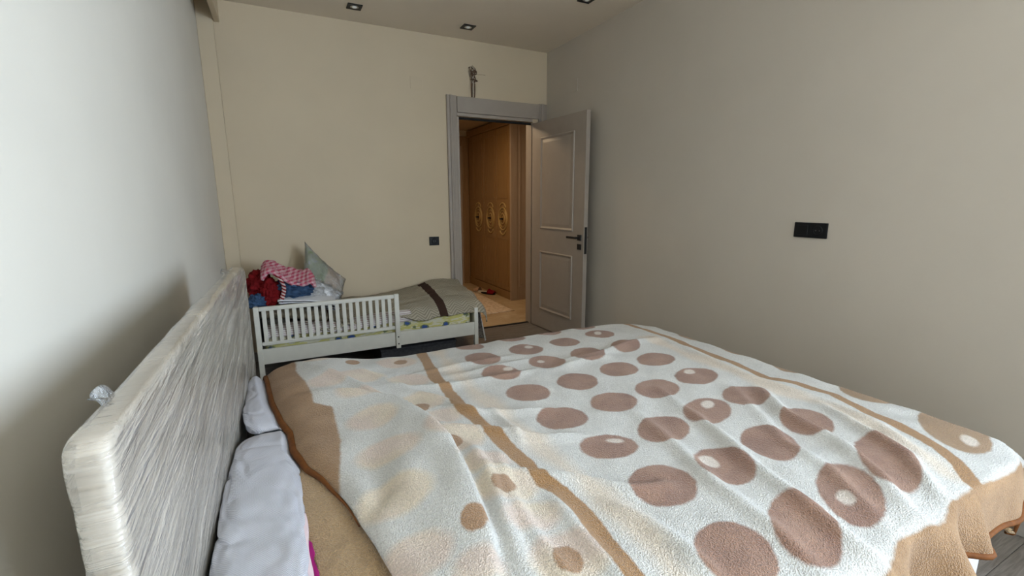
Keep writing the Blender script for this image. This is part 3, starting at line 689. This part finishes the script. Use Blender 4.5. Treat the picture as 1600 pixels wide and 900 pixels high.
def blanket_pos(A, B):
    d, nx, ny = bed_drop(A, B)
    dd = np.maximum(d, 0)
    rr = .035
    ang = np.minimum(dd/rr, 1.45)
    out = rr*np.sin(ang)+np.maximum(dd-rr*1.45, 0)*.12; down = rr*(1-np.cos(ang))+np.maximum(dd-rr*1.45, 0)*.99
    X = A-nx*dd+nx*out; Y = B-ny*dd+ny*out
    Z = height(np.clip(A-nx*dd, -1, BX1), np.clip(B-ny*dd, BY0, BY1), RIDGES)-down
    # folds in the hanging part
    s_ = A*(np.abs(ny) > .5)+(-B)*(np.abs(nx) >= .5)*1.0
    perim = np.where(np.abs(ny) > .7, A, BX1+(B-BY0))
    hang = np.clip((dd-.01)/.16, 0, 1.4)
    near = np.where(ny < -.5, 1., 0.)
    def bumpf(c, w, a): return a*np.exp(-((perim-c)/w)**2)
    f = near*(bumpf(1.03, .08, .085)-bumpf(1.17,.03,.025)+bumpf(1.29, .05, .085)-bumpf(1.385,.02,.02)+bumpf(1.46, .035, .040)+bumpf(1.70,.05,.014)) + (1-near)*(.03*np.sin(perim*21)+.012*np.sin(perim*47+1)+.03)
    X = X+nx*f*hang; Y = Y+ny*f*hang
    # stiff corner wing at the near foot corner
    cw = np.clip((nx*-ny)*2, 0, 1)**.8
    X = X+cw*nx*hang*.10; Y = Y+cw*ny*hang*.0; Z = Z+cw*hang*.05
    return X, Y, Z, d
def ell_sd(A, B, L, grow=1.):
    best = np.full(A.shape, 9.)
    for (cx, cy, ra, rb, an) in L:
        ra, rb = ra*grow, rb*grow
        c_, s_ = math.cos(an), math.sin(an); dx, dy_ = A-cx, B-cy
        p_, q_ = (dx*c_+dy_*s_)/ra, (-dx*s_+dy_*c_)/rb
        best = np.minimum(best, (np.hypot(p_, q_)-1)*min(ra, rb))
    return best
def line_sd(A, B, P, w, wv=0):
    d, s_, t_ = seg_dist(A, B, P); return d-w-wv*np.sin(B*19+A)*.5
def dd_(d): return np.clip(d/.05, 0, 1)
def build_blanket():
    nb, na = 330, 330
    # cloth b runs from near hem to far hem, a from head edge to foot hem; hems are slanted
    V0, V1 = np.linspace(0, 1, nb), np.linspace(0, 1, na)
    T, Sx = np.meshgrid(V0, V1, indexing='ij')
    # denser rows towards the camera
    far_hem = BY1+.24
    Alin = -.1+Sx*(BX1+.40+.1)
    near_hem = BY0-np.clip(.15+.35*(1.40-Alin)/.4, .15, .42)
    B = near_hem+(far_hem-near_hem)*T**1.12
    foot_hem = BX1+.36
    h0 = head_edge(B)
    A = h0+(foot_hem-h0)*Sx
    near_hem2 = BY0-np.clip(.15+.35*(1.40-A)/.4, .15, .42)
    B = near_hem2+(far_hem-near_hem2)*T**1.12
    A = head_edge(B)+(foot_hem-head_edge(B))*Sx
    X, Y, Z, d = blanket_pos(A, B)
    # head edge bends down a little onto the pillows
    e = np.clip(1-(A-head_edge(B))/.05, 0, 1); Z = Z-.018*e**2
    Z = Z+np.clip(1-dd_(d), 0, 1)*.0022*(np.sin(A*19+2.2*np.sin(B*8+1))*np.sin(B*15+1.7*np.sin(A*7)))
    # woolly unevenness
    Z = Z+.0016*np.sin(A*37+B*11)*np.sin(B*41-A*7)
    pale = [(.41, 1.93, .085, .08, 0), (.40, 1.68, .08, .075, 0), (.385, 1.455, .085, .075, 0), (.40, 1.30, .07, .06, 0), (.395, 1.14, .085, .078, 0), (.42, .985, .07, .05, 0), (.425, .875, .078, .062, 0), (.435, .765, .066, .045, 0), (.45, .64, .085, .062, 0),
            (.08, 2.06, .08, .07, 0), (.12, 1.72, .08, .06, .5), (.235, 1.76, .09, .07, 0), (.20, 1.53, .08, .068, 0), (.20, 1.325, .075, .066, 0), (.205, 1.118, .082, .060, 0), (.18, .93, .085, .066, 0), (.175, .745, .07, .055, 0), (.27, .665, .05, .04, 0), (.19, .58, .08, .06, 0)]
    ub = interp([(-.02, 2.45)]+[(.015, 1.95)]+HEADBORDER[1:]+[(.07, 1.0), (.0, .9), (0, .1)], B)
    # distance inside from the hems for the tan border
    near_b = B-(BY0-.022-.28*np.clip(1.12-A, 0, .5))-.008*np.sin(A*14)
    foot_b = (foot_hem-A)-.21; far_b = (far_hem-B)-.205
    head_b = A-ub
    border = np.minimum(np.minimum(near_b, foot_b), np.minimum(far_b, head_b))
    st = np.minimum(line_sd(A, B, STRIPE1+[(.52, .1)], .0235, .004), line_sd(A, B, STRIPE2+[(1.50, .36), (1.49, .1)], .021, .004))
    ps = np.minimum(line_sd(A, B, PSTR1, .030, .02), line_sd(A, B, PSTR2, .035, .02))
    at = dict(brown=ell_sd(A, B, BROWN), tanb=ell_sd(A, B, [(c[0], c[1], min(c[2], .16), c[3]*.9, c[4]) for c in TANB]), inner=ell_sd(A, B, INNER, .8), small=ell_sd(A, B, [(c[0], c[1], .036, .029, 1.2) for c in SMALL]), pale=ell_sd(A, B, pale), pstripe=ps, stripe=st, border=border)
    at = {k: v.ravel() for k, v in at.items()}
    me_o = mesh_obj('fleece', np.stack([X.ravel(), Y.ravel(), Z.ravel()], 1), grid_faces(nb, na), [M_BLANKET, M_FLEECE_BACK], None, True, at)
    me_o.data.flip_normals()
    s_ = me_o.modifiers.new('thickness', 'SOLIDIFY'); s_.thickness = .009; s_.offset = -1; s_.material_offset = 1; s_.material_offset_rim = 1
    P = np.stack([X, Y, Z], 2)
    return me_o, P
bk = empty('spotted_blanket', (.9, 1.2, .61), 'cream fleece blanket with brown spots and stripes spread over the big bed', 'blanket')
fo, BP = build_blanket(); fo.parent = bk; fo.matrix_parent_inverse = Matrix.Translation((-.9, -1.2, -.61))
def put(o):
    o.parent = bk; o.matrix_parent_inverse = Matrix.Translation((-.9, -1.2, -.61)); return o
def smoothP(P, k):
    P = np.array(P); 
    for _ in range(k): P[1:-1] = (P[:-2]+P[1:-1]*2+P[2:])/4
    return P
def hempipe(P, r, **kw):
    P = smoothP(P, 2); return put(tube('binding', P[::2] if len(P) % 2 else np.vstack([P[::2], P[-1]]), r, M_PIPING, None, 8, **kw))
hempipe(BP[0, :, :]-np.array([0, 0, .005]), .0075)          # near hem
hempipe(BP[:, -1, :]-np.array([0, 0, .005]), .0075)         # foot hem
hempipe(BP[-1, :, :]-np.array([0, 0, .005]), .0075)         # far hem
he = BP[:, 0, :]; sel = he[:, 1] > .90
Q = he[sel]; rr_ = np.clip((Q[:, 1]-.90)/.35, .15, 1)*.0105
Q = Q+np.array([-.002, 0, -.004]); Q = smoothP(Q, 2); put(tube('binding', Q[::2], .01, M_PIPING, None, 10, rad=rr_[::2]))
# turned-under strip of the head edge: the tan reverse falls towards the pillows
def turned(a, b):
    v = 1.34-b*.95; ur = float(head_edge(v))+.02*(1-b)+.004; ul = float(interp([(-.02, 1.34), (-.018, 1.25), (-.018, 1.12), (-.014, 1.0), (.006, .88), (.014, .78), (.01, .6), (.02, .38)], v))
    ul = min(ul, ur-.004)
    x = ur+(ul-ur)*a; z = hq(ur, v)-.026+.012*a-.03*max(0, 1-b*6)-.028*a**1.6*min(1, b*3)-.01*min(1, b*2)
    return (x, v, z+.0015*fbm(x*30, v*20))
put(sheet('turned_edge', turned, 26, 120, M_FLEECE_BACK, None, .008))

# ------------------------------------------------------------------ pillows and magenta sheet at the head end
Rz = lambda a: Matrix.Rotation(a, 3, 'Z')
def soft_roll(name, y0, y1, x0, x1, zt, label, seed):
    """plump pillow lying along the headboard"""
    r = empty(name, ((x0+x1)/2, (y0+y1)/2, .586), label, 'pillow')
    n1, n2 = 120, 72; V = []; cx, cy = (x0+x1)/2, (y0+y1)/2; hx, hy_ = (x1-x0)/2, (y1-y0)/2; hz = (zt-.586)
    for i in range(n1):
        b = 2*i/(n1-1)-1
        for j in range(n2):
            t = 2*math.pi*j/n2
            c_, s_ = math.cos(t), math.sin(t)
            ex = math.copysign(abs(c_)**.62, c_); ez = math.copysign(abs(s_)**.75, s_)
            env = max(1e-4, 1-abs(b)**5)**.5
            y = b*hy_; x = ex*hx*(.35+.65*env); zz = hz*(.5+.5*ez*env*(1 if s_ > 0 else .98))
            w_ = .0022*fbm(y*7+seed, t*1.2, x*9, 3)*1.6
            cr = abs(noise.noise(Vector((y*9+x*7+seed, t*.8, seed)))); w_ += -.0035*math.exp(-(cr/.07)**2)
            if s_ > -.3: zz += w_*env; x += c_*w_
            wx, wy = x+cx, y+cy; he_ = float(head_edge(wy))
            lim = hq(wx, wy)-.030-.586
            kx = min(1, max(0, (wx-he_+.06)/.05)); zz = min(zz, lim+(1-kx)*.08)
            V.append((x, y, max(zz, 0)))
    F = [(i*n2+j, i*n2+(j+1) % n2, (i+1)*n2+(j+1) % n2, (i+1)*n2+j) for i in range(n1-1) for j in range(n2)]
    F.append(tuple(range(n2))); F.append(tuple((n1-1)*n2+k for k in reversed(range(n2))))
    mesh_obj('pillow_cover', V, F, M_SEER, r, True); return r
soft_roll('pillow', .60, 1.46, -.170, -.005, .640, 'white seersucker pillow against the near half of the headboard', 3)
soft_roll('pillow', 1.47, 2.00, -.155, .05, .648, 'white seersucker pillow tucked at the far end of the headboard', 11)
ms = empty('magenta_sheet', (.1, .9, .60), 'magenta sheet with a pale pink hem peeping out beneath the blanket', 'sheet')
M_MAG = plain('magenta_cotton', (.34, .015, .16), .7, .2, .15, 30, .2); M_PINKH = plain('pale_pink_hem', (.70, .56, .58), .8, .15, .05, 40, .2)
def mag(a, b):
    v = 1.02-b*.5; return (-.010+.004*b+a*.045-.1, v-.9, .600-.012*a-.6+.0015*fbm(v*20, a*4))
def magh(a, b):
    v = 1.03-b*.5; return (-.022+.004*b+a*.018-.1+.002*math.sin(v*40), v-.9, .606-.6+.004*math.sin(a*3.14))
sheet('sheet_body', mag, 16, 40, M_MAG, ms, .004); sheet('hem', magh, 8, 50, M_PINKH, ms, .005)

# ------------------------------------------------------------------ headboard in stretch film
hb = empty('wrapped_headboard', (-.17, 1.24, 0), 'tall cream headboard wrapped in crinkled clear stretch film against the left wall', 'headboard')
HBY0, HBY1, HBZ = .622, 2.19, 1.042
def hb_x(y): return -.192+.048*(y-HBY0)/(HBY1-HBY0)       # front face; stands slightly askew
def hb_top(y):
    f_ = (y-HBY0)/(HBY1-HBY0)
    e = max(0, (y-(HBY1-.10))/.10); s_ = max(0, (HBY0+.03-y)/.03)
    return HBZ-.004+.006*math.sin(f_*3.0)-.055*(1-math.sqrt(max(0, 1-min(e, 1)**2)))-.010*s_**2
def hb_shell(name, off, mat, ny_, nz_, wr, parent):
    V = []; F = []
    T = .038
    # cross-section ring around (x,z) swept along y: front bottom -> front top -> back top -> back bottom
    ringn = nz_*2+14
    for i in range(ny_):
        y = HBY0-off+(HBY1-HBY0+2*off)*i/(ny_-1); zt = hb_top(min(max(y, HBY0), HBY1))+off
        xf = hb_x(y)+off; xb = hb_x(y)-T-off; z0 = .02
        endk = min(1, min(i, ny_-1-i)/3.); sh = (1-math.sqrt(max(0, 1-(1-endk)**2)))*.007
        xf -= sh; xb += sh; zt -= sh
        ring = []
        for k in range(nz_): ring.append((xf, z0+(zt-.018-z0)*(k/(nz_-1))))
        for k in range(14):
            a = math.pi*(k+.5)/14; cx = (xf+xb)/2; ring.append((cx+math.copysign(abs(math.cos(a))**.55, math.cos(a))*(xf-xb)/2, zt-.018+math.sin(a)**.6*.018))
        for k in range(nz_): ring.append((xb, zt-.018-(zt-.018-z0)*(k/(nz_-1))))
        for k, (x, z) in enumerate(ring):
            w_ = 0
            if wr:
                dy_, dz_ = 2.25-y, 1.16-z; an = math.atan2(dz_, dy_); ra = math.hypot(dy_, dz_)
                w_ = wr*(fbm(an*16, ra*1.2, 0, 3)*.8+abs(noise.noise(Vector((an*24, ra*1.5, 5))))*.9+fbm(y*5, z*5, 4, 2)*.6)
            nrm = 1 if k < nz_+7 else -1
            V.append((x+w_*nrm-hb.location.x, y-hb.location.y, z+(abs(w_)*.6 if nz_ <= k < nz_+14 else 0)))
        ringn = len(ring)
    for i in range(ny_-1):
        for k in range(ringn-1): F.append((i*ringn+k, i*ringn+k+1, (i+1)*ringn+k+1, (i+1)*ringn+k))
        F.append((i*ringn+ringn-1, i*ringn, (i+1)*ringn, (i+1)*ringn+ringn-1))
    F.append(tuple(range(ringn))); F.append(tuple((ny_-1)*ringn+k for k in reversed(range(ringn))))
    o = mesh_obj(name, V, F, mat, parent, True)
    bm = bmesh.new(); bm.from_mesh(o.data); bmesh.ops.recalc_face_normals(bm, faces=bm.faces); bm.to_mesh(o.data); bm.free()
    return o
hb_shell('headboard_panel', 0, M_CREAM, 60, 24, 0, hb)
hb_shell('stretch_film', .003, M_FILM, 340, 170, .0022, hb)
# loose flap of film standing off the top edge
def flap(a, b):
    y = .73+a*.045; return (hb_x(y)-.034-b*.014+.004*math.sin(a*9)-hb.location.x, y-hb.location.y, HBZ-.002+b*.012+.006*math.sin(a*6+b*3))
sheet('film_flap', flap, 16, 10, M_BAG, hb, .0006)
def flap2(a, b):
    y = 1.93+a*.08; return (hb_x(y)-.02-b*.03-hb.location.x, y-hb.location.y, hb_top(y)+.002+b*.012*math.sin(a*3.1))
sheet('film_flap', flap2, 14, 8, M_BAG, hb, .0006)

# ------------------------------------------------------------------ toddler bed along the back wall
TX0, TX1, TY0, TY1 = -.20, 1.405, 3.40, 4.12
tb = empty('toddler_bed', (TX0, TY0, 0), 'small white slatted toddler bed with a guard rail along the back wall', 'bed')
def tl(x0, x1, y0, y1, z0, z1): return (x0-TX0, x1-TX0, y0-TY0, y1-TY0, z0, z1)
PX = .742
boxobj('side_board', tl(TX0+.03, PX-.018, TY0, TY0+.018, .205, .312), M_WHITEBED, tb, bevel=.003)
boxobj('side_board', tl(PX+.018, TX1-.03, TY0, TY0+.018, .205, .312), M_WHITEBED, tb, bevel=.003)
boxobj('side_board', tl(TX0+.03, TX1-.03, TY1-.018, TY1, .205, .312), M_WHITEBED, tb, bevel=.003)
boxobj('rail_post', tl(PX-.017, PX+.017, TY0-.018, TY0+.004, .190, .612), M_WHITEBED, tb, bevel=.003)
for z in (.225, .28):
    bm = bmesh.new(); cyl(bm, (PX-TX0, -.0195, z), .006, .004, 'Y', 12); bm_obj('bolt', bm, M_SCREW, tb)
for y in (TY0, TY1-.035):
    boxobj('leg', tl(TX1-.033, TX1, y-.006, y+.03, 0, .435), M_WHITEBED, tb, bevel=.004)
    boxobj('leg', tl(TX0, TX0+.033, y-.006, y+.03, 0, .605), M_WHITEBED, tb, bevel=.004)
boxobj('foot_board', tl(TX1-.025, TX1-.008, TY0+.03, TY1-.035, .205, .41), M_WHITEBED, tb, bevel=.003)
boxobj('head_board', tl(TX0+.006, TX0+.024, TY0+.03, TY1-.035, .205, .60), M_WHITEBED, tb, bevel=.003)
boxobj('top_rail', tl(TX0+.033, PX-.017, TY0-.010, TY0+.014, .578, .606), M_WHITEBED, tb, bevel=.004)
boxobj('bottom_rail', tl(TX0+.033, PX-.017, TY0-.006, TY0+.012, .338, .362), M_WHITEBED, tb, bevel=.003)
slat0 = None
for k in range(19):
    x = TX0+.062+k*(PX-.05-(TX0+.062))/18
    o = boxobj('slat', (-.0125, .0125, 0, .010, .360, .580), M_WHITEBED, tb) if slat0 is None else slat0.copy()
    if slat0 is None: slat0 = o
    else: COL.objects.link(o); o.parent = tb
    o.location = (x-TX0, 0, 0)

def yellow_sheet():
    t = NT('yellow_flowered_cotton', .85, .1); c = t.coord()
    s_ = t.noise(t.mapping(c, (3, 3, 14), (0, .35, 0)), 3.4, 3, .5, .8)
    col = t.ramp(s_, [(.40, (.50, .46, .16)), (.50, (.56, .52, .22)), (.53, (.62, .59, .47)), (.66, (.60, .57, .42)), (.70, (.46, .43, .14))])
    v = t.voronoi(t.mapping(c, (1, 1, 1.4)), 9.5); w = t.noise(c, 46, 2)
    fl_ = t.range(t.math('ADD', v, t.math('MULTIPLY', w, .26)), .33, .36, 1., 0.)
    fl2 = t.range(t.math('ADD', v, t.math('MULTIPLY', w, .30)), .44, .47, 1., 0.)
    col = t.mix(fl2, col, (.16, .19, .10, 1)); col = t.mix(fl_, col, (.045, .085, .26, 1))
    t.color(col); t.bump(t.noise(t.mapping(c, (6, 6, 22), (0, .3, 0)), 3, 3), .5, .006); return t.m
mt = empty('toddler_mattress', (.6, 3.76, .2), 'thin mattress in a yellow sheet with blue flowers on the toddler bed', 'mattress')
slab('sheet_cover', TX0+.045, TX1-.045, TY0+.028, TY1-.028, .225, .405, .05, .03, yellow_sheet(), mt, (.6, 3.76))
def striped(name, bgc, sc, dc, n, w=.25, axis='cb'):
    t = NT(name, .85, .1); c = t.coord(); a = t.math('FRACT', t.math('MULTIPLY', t.attr(axis), n))
    t.color(t.mix(t.math('LESS_THAN', a, w), bgc, dc)); t.bump(t.noise(c, 120, 2), .3, .001); return t.m
# striped cover sheet between mattress and quilt, shows behind the rail
def understr(a, b):
    x = TX0+.06+a*1.0; y = TY0+.022-.012*b if False else TY0+.02
    z = .452-.075*b
    yy = TY0+.024+.006*math.sin(a*40)*b+(.05*(1-b)**3)
    return (x, yy, z+.008*math.sin(a*9))
t_ = NT('white_pink_striped_cotton', .85, .1); c_ = t_.coord(); a_ = t_.math('FRACT', t_.math('MULTIPLY', t_.sep(c_)[2], 75.))
t_.color(t_.mix(t_.math('LESS_THAN', a_, .30), (.66, .62, .60, 1), (.38, .27, .27, 1)))
tag(sheet('striped_sheet', understr, 120, 12, t_.m, thick=.008), 'white and dusty striped sheet edge over the yellow toddler mattress', 'sheet')

def herring(name, c1, c2, k=22):
    t = NT(name, .9, .1); c = t.coord()
    u = t.math('MULTIPLY', t.attr('ca'), 1.66); v = t.math('MULTIPLY', t.attr('cb'), 1.0)
    tri = t.math('ABSOLUTE', t.math('SUBTRACT', t.math('FRACT', t.math('MULTIPLY', u, 9.)), .5))
    z = t.math('FRACT', t.math('MULTIPLY', t.math('ADD', v, t.math('MULTIPLY', tri, .11)), k*1.6))
    f = t.range(t.math('ABSOLUTE', t.math('SUBTRACT', z, .5)), .15, .32)
    body = t.mix(f, c1, c2)
    st = t.math('LESS_THAN', t.math('ABSOLUTE', t.math('SUBTRACT', t.attr('ca'), .765)), .022)
    st2 = t.math('LESS_THAN', t.math('ABSOLUTE', t.math('SUBTRACT', t.attr('ca'), .115)), .022)
    t.color(t.mix(t.math('MAXIMUM', st, st2), body, (.055, .030, .022, 1)))
    t.bump(t.math('ADD', f, t.noise(c, 160, 2)), .35, .002); return t.m
M_HER = herring('taupe_herringbone_knit', (.26, .225, .17, 1), (.41, .37, .29, 1))
def quilt(a, b):
    """b = 0 near edge .. 1 back wall; a = head .. foot, last part hangs over the foot end"""
    Lx = 1.66*a+TX0+.05
    wob = .010*fbm(a*5, b*4, 1, 4)
    z = .452+.020*math.sin(b*3.14)*1.0+.010*fbm(a*7, b*5, 3, 3)+.095*math.exp(-((a-.88)/.19)**2)*(.15+.85*b)**1.2+.03*b
    y0 = TY0+.020+.02*math.sin(a*17); y = y0+(TY1-.03-y0)*b
    # near edge droops over the mattress, more towards the foot
    dr_ = min(1, max(0, (a-.52)/.16)) ; e = max(0, 1-b/.16)
    z -= e**1.5*(.052*dr_+.015)+ .008*e*math.sin(a*33)
    y -= .022*e**.7*dr_
    if a < .50: z -= .03*max(0, 1-b/.3)
    fx = TX1+.028
    if Lx > fx:
        over = Lx-fx; x = fx+min(over, .05)*.9; z -= max(0, over-.02)*1.35; x += .01*math.sin(b*22)
    else: x = Lx
    x += .02*b*(a-.5)
    return (x, y, z+wob*.6)
tag(sheet('herringbone_quilt', quilt, 130, 70, M_HER, thick=.009), 'taupe herringbone quilt with a dark brown stripe over the toddler bed', 'quilt')
# pale patterned throw hanging off the foot end
def throw(a, b):
    y = TY0+.05+a*.50; f_ = .016*math.sin(a*30)*(.3+b)
    return (TX1+.030+.035*b+f_*.8, y-.03*b, .40-b*.27+.012*math.sin(a*11))
t_ = NT('pale_grey_patterned_throw', .9, .1); c_ = t_.coord(); v_ = t_.voronoi(c_, 60)
t_.color(t_.mix(t_.range(v_, .2, .5), (.26, .24, .26, 1), (.50, .48, .45, 1))); t_.bump(v_, .4, .003)
tag(sheet('hanging_throw', throw, 50, 30, t_.m, thick=.008), 'pale grey patterned throw hanging off the toddler bed foot end', 'throw')
# folded brown-striped corner of bedding at the head end, striped folded linen, clothes, pillows
def fold0(a, b):
    x = TX0+.045+a*.56; y = TY0+.03+b*.40
    z = .535+.045*(1-a)+.035*b*(1-a)-.075*a**2+.008*fbm(a*5, b*6, 2)-.03*max(0, 1-b/.2)**2
    return (x, y, z)
tag(sheet('folded_quilt_end', fold0, 50, 36, herring('taupe_knit_fold', (.33, .29, .22, 1), (.40, .36, .28, 1)), thick=.05), 'taupe bedding end with a brown stripe folded at the toddler bed head', 'quilt')
fd = empty('folded_striped_linen', (.12, 3.60, .57), 'white linen with thin dark stripes folded beneath the jeans', 'linen')
for k in range(4):
    def lay(a, b, k=k):
        x = -.17+a*.38+k*.006; y = -.14+b*.30
        return (x, y, .052-k*.014+.02*math.sin(b*2.6)-.062*a*a*.9+.004*fbm(a*4+k, b*5))
    o = sheet('linen_layer', lay, 26, 16, M_WHITECLOTH, fd, .009)
    o2 = sheet('dark_edge', lambda a, b, k=k: tuple(Vector(lay(a, b*.03))+Vector((0, -.004, -.004))), 26, 3, M_DARK, o, .004)
def checks():
    t = NT('pink_gingham_cotton', .85, .1); c = t.coord()
    s_ = t.sep(t.mapping(c, (1, 1, 1), (.2, .3, .35)))
    a = t.math('LESS_THAN', t.math('FRACT', t.math('MULTIPLY', s_[0], 34.)), .5); b = t.math('LESS_THAN', t.math('FRACT', t.math('MULTIPLY', s_[2], 40.)), .5)
    f = t.math('MULTIPLY', t.math('ADD', a, b), .5)
    t.color(t.mix(f, (.62, .40, .43, 1), (.46, .075, .13, 1))); t.bump(t.noise(c, 25, 3), .6, .006); return t.m
def denim():
    t = NT('blue_denim', .85, .15); c = t.coord(); n = t.noise(c, 16, 4); n2 = t.noise(c, 300, 2)
    t.color(t.mix(t.math('MULTIPLY', n2, .4), t.ramp(n, [(.35, (.016, .038, .085)), (.7, (.045, .10, .20))]), (.08, .12, .2, 1))); t.bump(n, .8, .01); return t.m
M_DENIM = denim(); M_REDC = plain('dark_red_jersey', (.17, .008, .010), .85, .1, .25, 18, .3)
tag(lump('dark_red_shirt', (-.150, 3.66, .71), (.080, .10, .095), .2, M_REDC, amp=.28, sc=2.4, seed=3, flat=.85), 'dark red shirt crumpled at the left of the clothes pile', 'shirt')
tag(lump('red_cloth', (-.085, 3.545, .665), (.062, .055, .085), .1, M_REDC, amp=.30, sc=2.8, seed=8, flat=.9), 'red cloth bunched between the blue cloth and the striped ribbon', 'cloth')
tag(lump('blue_jeans', (.035, 3.60, .675), (.135, .10, .062), -.15, M_DENIM, amp=.30, sc=2.3, seed=5, flat=.85), 'dark blue denim jeans crumpled on the striped linen', 'jeans')
tag(lump('blue_cloth', (-.175, 3.52, .62), (.055, .05, .045), 0, M_DENIM, amp=.30, sc=2.6, seed=15, flat=.85), 'small piece of blue clothing low beside the headboard', 'clothing')
def ging(a, b):
    x = -.140+a*.345; y = 3.49+b*.32
    top = .872-.075*a+.018*math.sin(a*7+.5)+.012*fbm(a*6, b*6, 7, 3)
    z = top-.055*(1-b)**2*(1.2-.2*math.sin(a*8))+.010*math.sin(b*7+a*5)-.02*b*b
    if a > .85: z -= .05*((a-.85)/.15)**2
    if a < .12: z -= .04*((.12-a)/.12)**2
    return (x, y, z)
tag(sheet('gingham_shirt', ging, 60, 40, checks(), thick=.022), 'pink checked gingham shirt draped on top of the clothes pile', 'shirt')
t_ = NT('red_white_striped_trim', .8, .1); c_ = t_.coord(); s_ = t_.sep(c_)
t_.color(t_.mix(t_.math('LESS_THAN', t_.math('FRACT', t_.math('MULTIPLY', t_.math('ADD', s_[2], t_.math('MULTIPLY', s_[0], .6)), 42.)), .5), (.60, .50, .48, 1), (.22, .015, .02, 1)))
def trimf(a, b):
    return (-.055+.03*a+.025*math.sin(a*4)+b*.028, 3.485-.01*math.sin(b*3), .80-.19*a-.006*b)
tag(sheet('striped_ribbon', trimf, 30, 8, t_.m, thick=.006), 'red and white striped ribbon hanging between red cloth and jeans', 'ribbon')
# pillows in plastic
def print_mat():
    t = NT('sage_beige_printed_cotton', .75, .2); c = t.coord('Generated'); s_ = t.sep(c)
    n = t.noise(t.coord(), 9, 3)
    f = t.math('ADD', t.math('SUBTRACT', s_[0], t.math('MULTIPLY', s_[2], .75)), t.math('MULTIPLY', t.math('SUBTRACT', n, .5), .12))
    t.color(t.ramp(f, [(-.0, (.21, .24, .13)), (.02, (.22, .26, .14)), (.10, (.30, .32, .21)), (.14, (.42, .33, .24)), (.42, (.45, .35, .27)), (.50, (.50, .46, .40)), (.9, (.44, .42, .38))])); return t.m
gp = empty('green_pillow', (.330, 3.90, .45), 'green and beige printed pillow in clear plastic leaning on the back wall', 'pillow')
def orient(ax, az):     # local X along ax, local Z normal az
    x = Vector(ax).normalized(); z = Vector(az); z = (z-x*z.dot(x)).normalized(); y = z.cross(x); return Matrix((x, y, z)).transposed()
G = Matrix((Vector((.62, .10, -.70)).normalized(), Vector((.20, .27, .92)).normalized(), Vector((.08, -.92, .36)).normalized())).transposed()
pillow('pillow_body', Vector((.280, 3.93, .635))-gp.location, (.42, .37, .12), G, print_mat(), gp, wr=.008, seed=2)
pillow('plastic_bag', Vector((.280, 3.93, .635))-gp.location, (.445, .395, .140), G, M_BAG, gp, wr=.010, seed=5)
wp = empty('grey_pillow', (.25, 3.66, .50), 'white grey pillow sealed in shiny plastic in front of the green pillow', 'pillow')
G2 = orient((.80, -.02, -.50), (.42, -.55, .72))
pillow('pillow_body', Vector((.235, 3.68, .592))-wp.location, (.30, .26, .12), G2, M_WHITECLOTH, wp, wr=.006, seed=9)
pillow('plastic_bag', Vector((.235, 3.68, .592))-wp.location, (.325, .285, .14), G2, M_BAG, wp, wr=.012, seed=12)
# grey storage box under the toddler bed
sb = empty('storage_box', (.95, 3.72, 0), 'flat dark grey storage box pushed under the toddler bed', 'box')
bm = bmesh.new(); box(bm, -.32, .30, -.20, .22, .002, .13)
M_GREYB = plain('dark_grey_felt', (.07, .07, .075), .9, .1, .2, 40, .3)
bm_obj('box_body', bm, M_GREYB, sb, bevel=.01)
boxobj('lid', (-.325, .305, -.205, .225, .13, .15), M_GREYB, sb, bevel=.006)
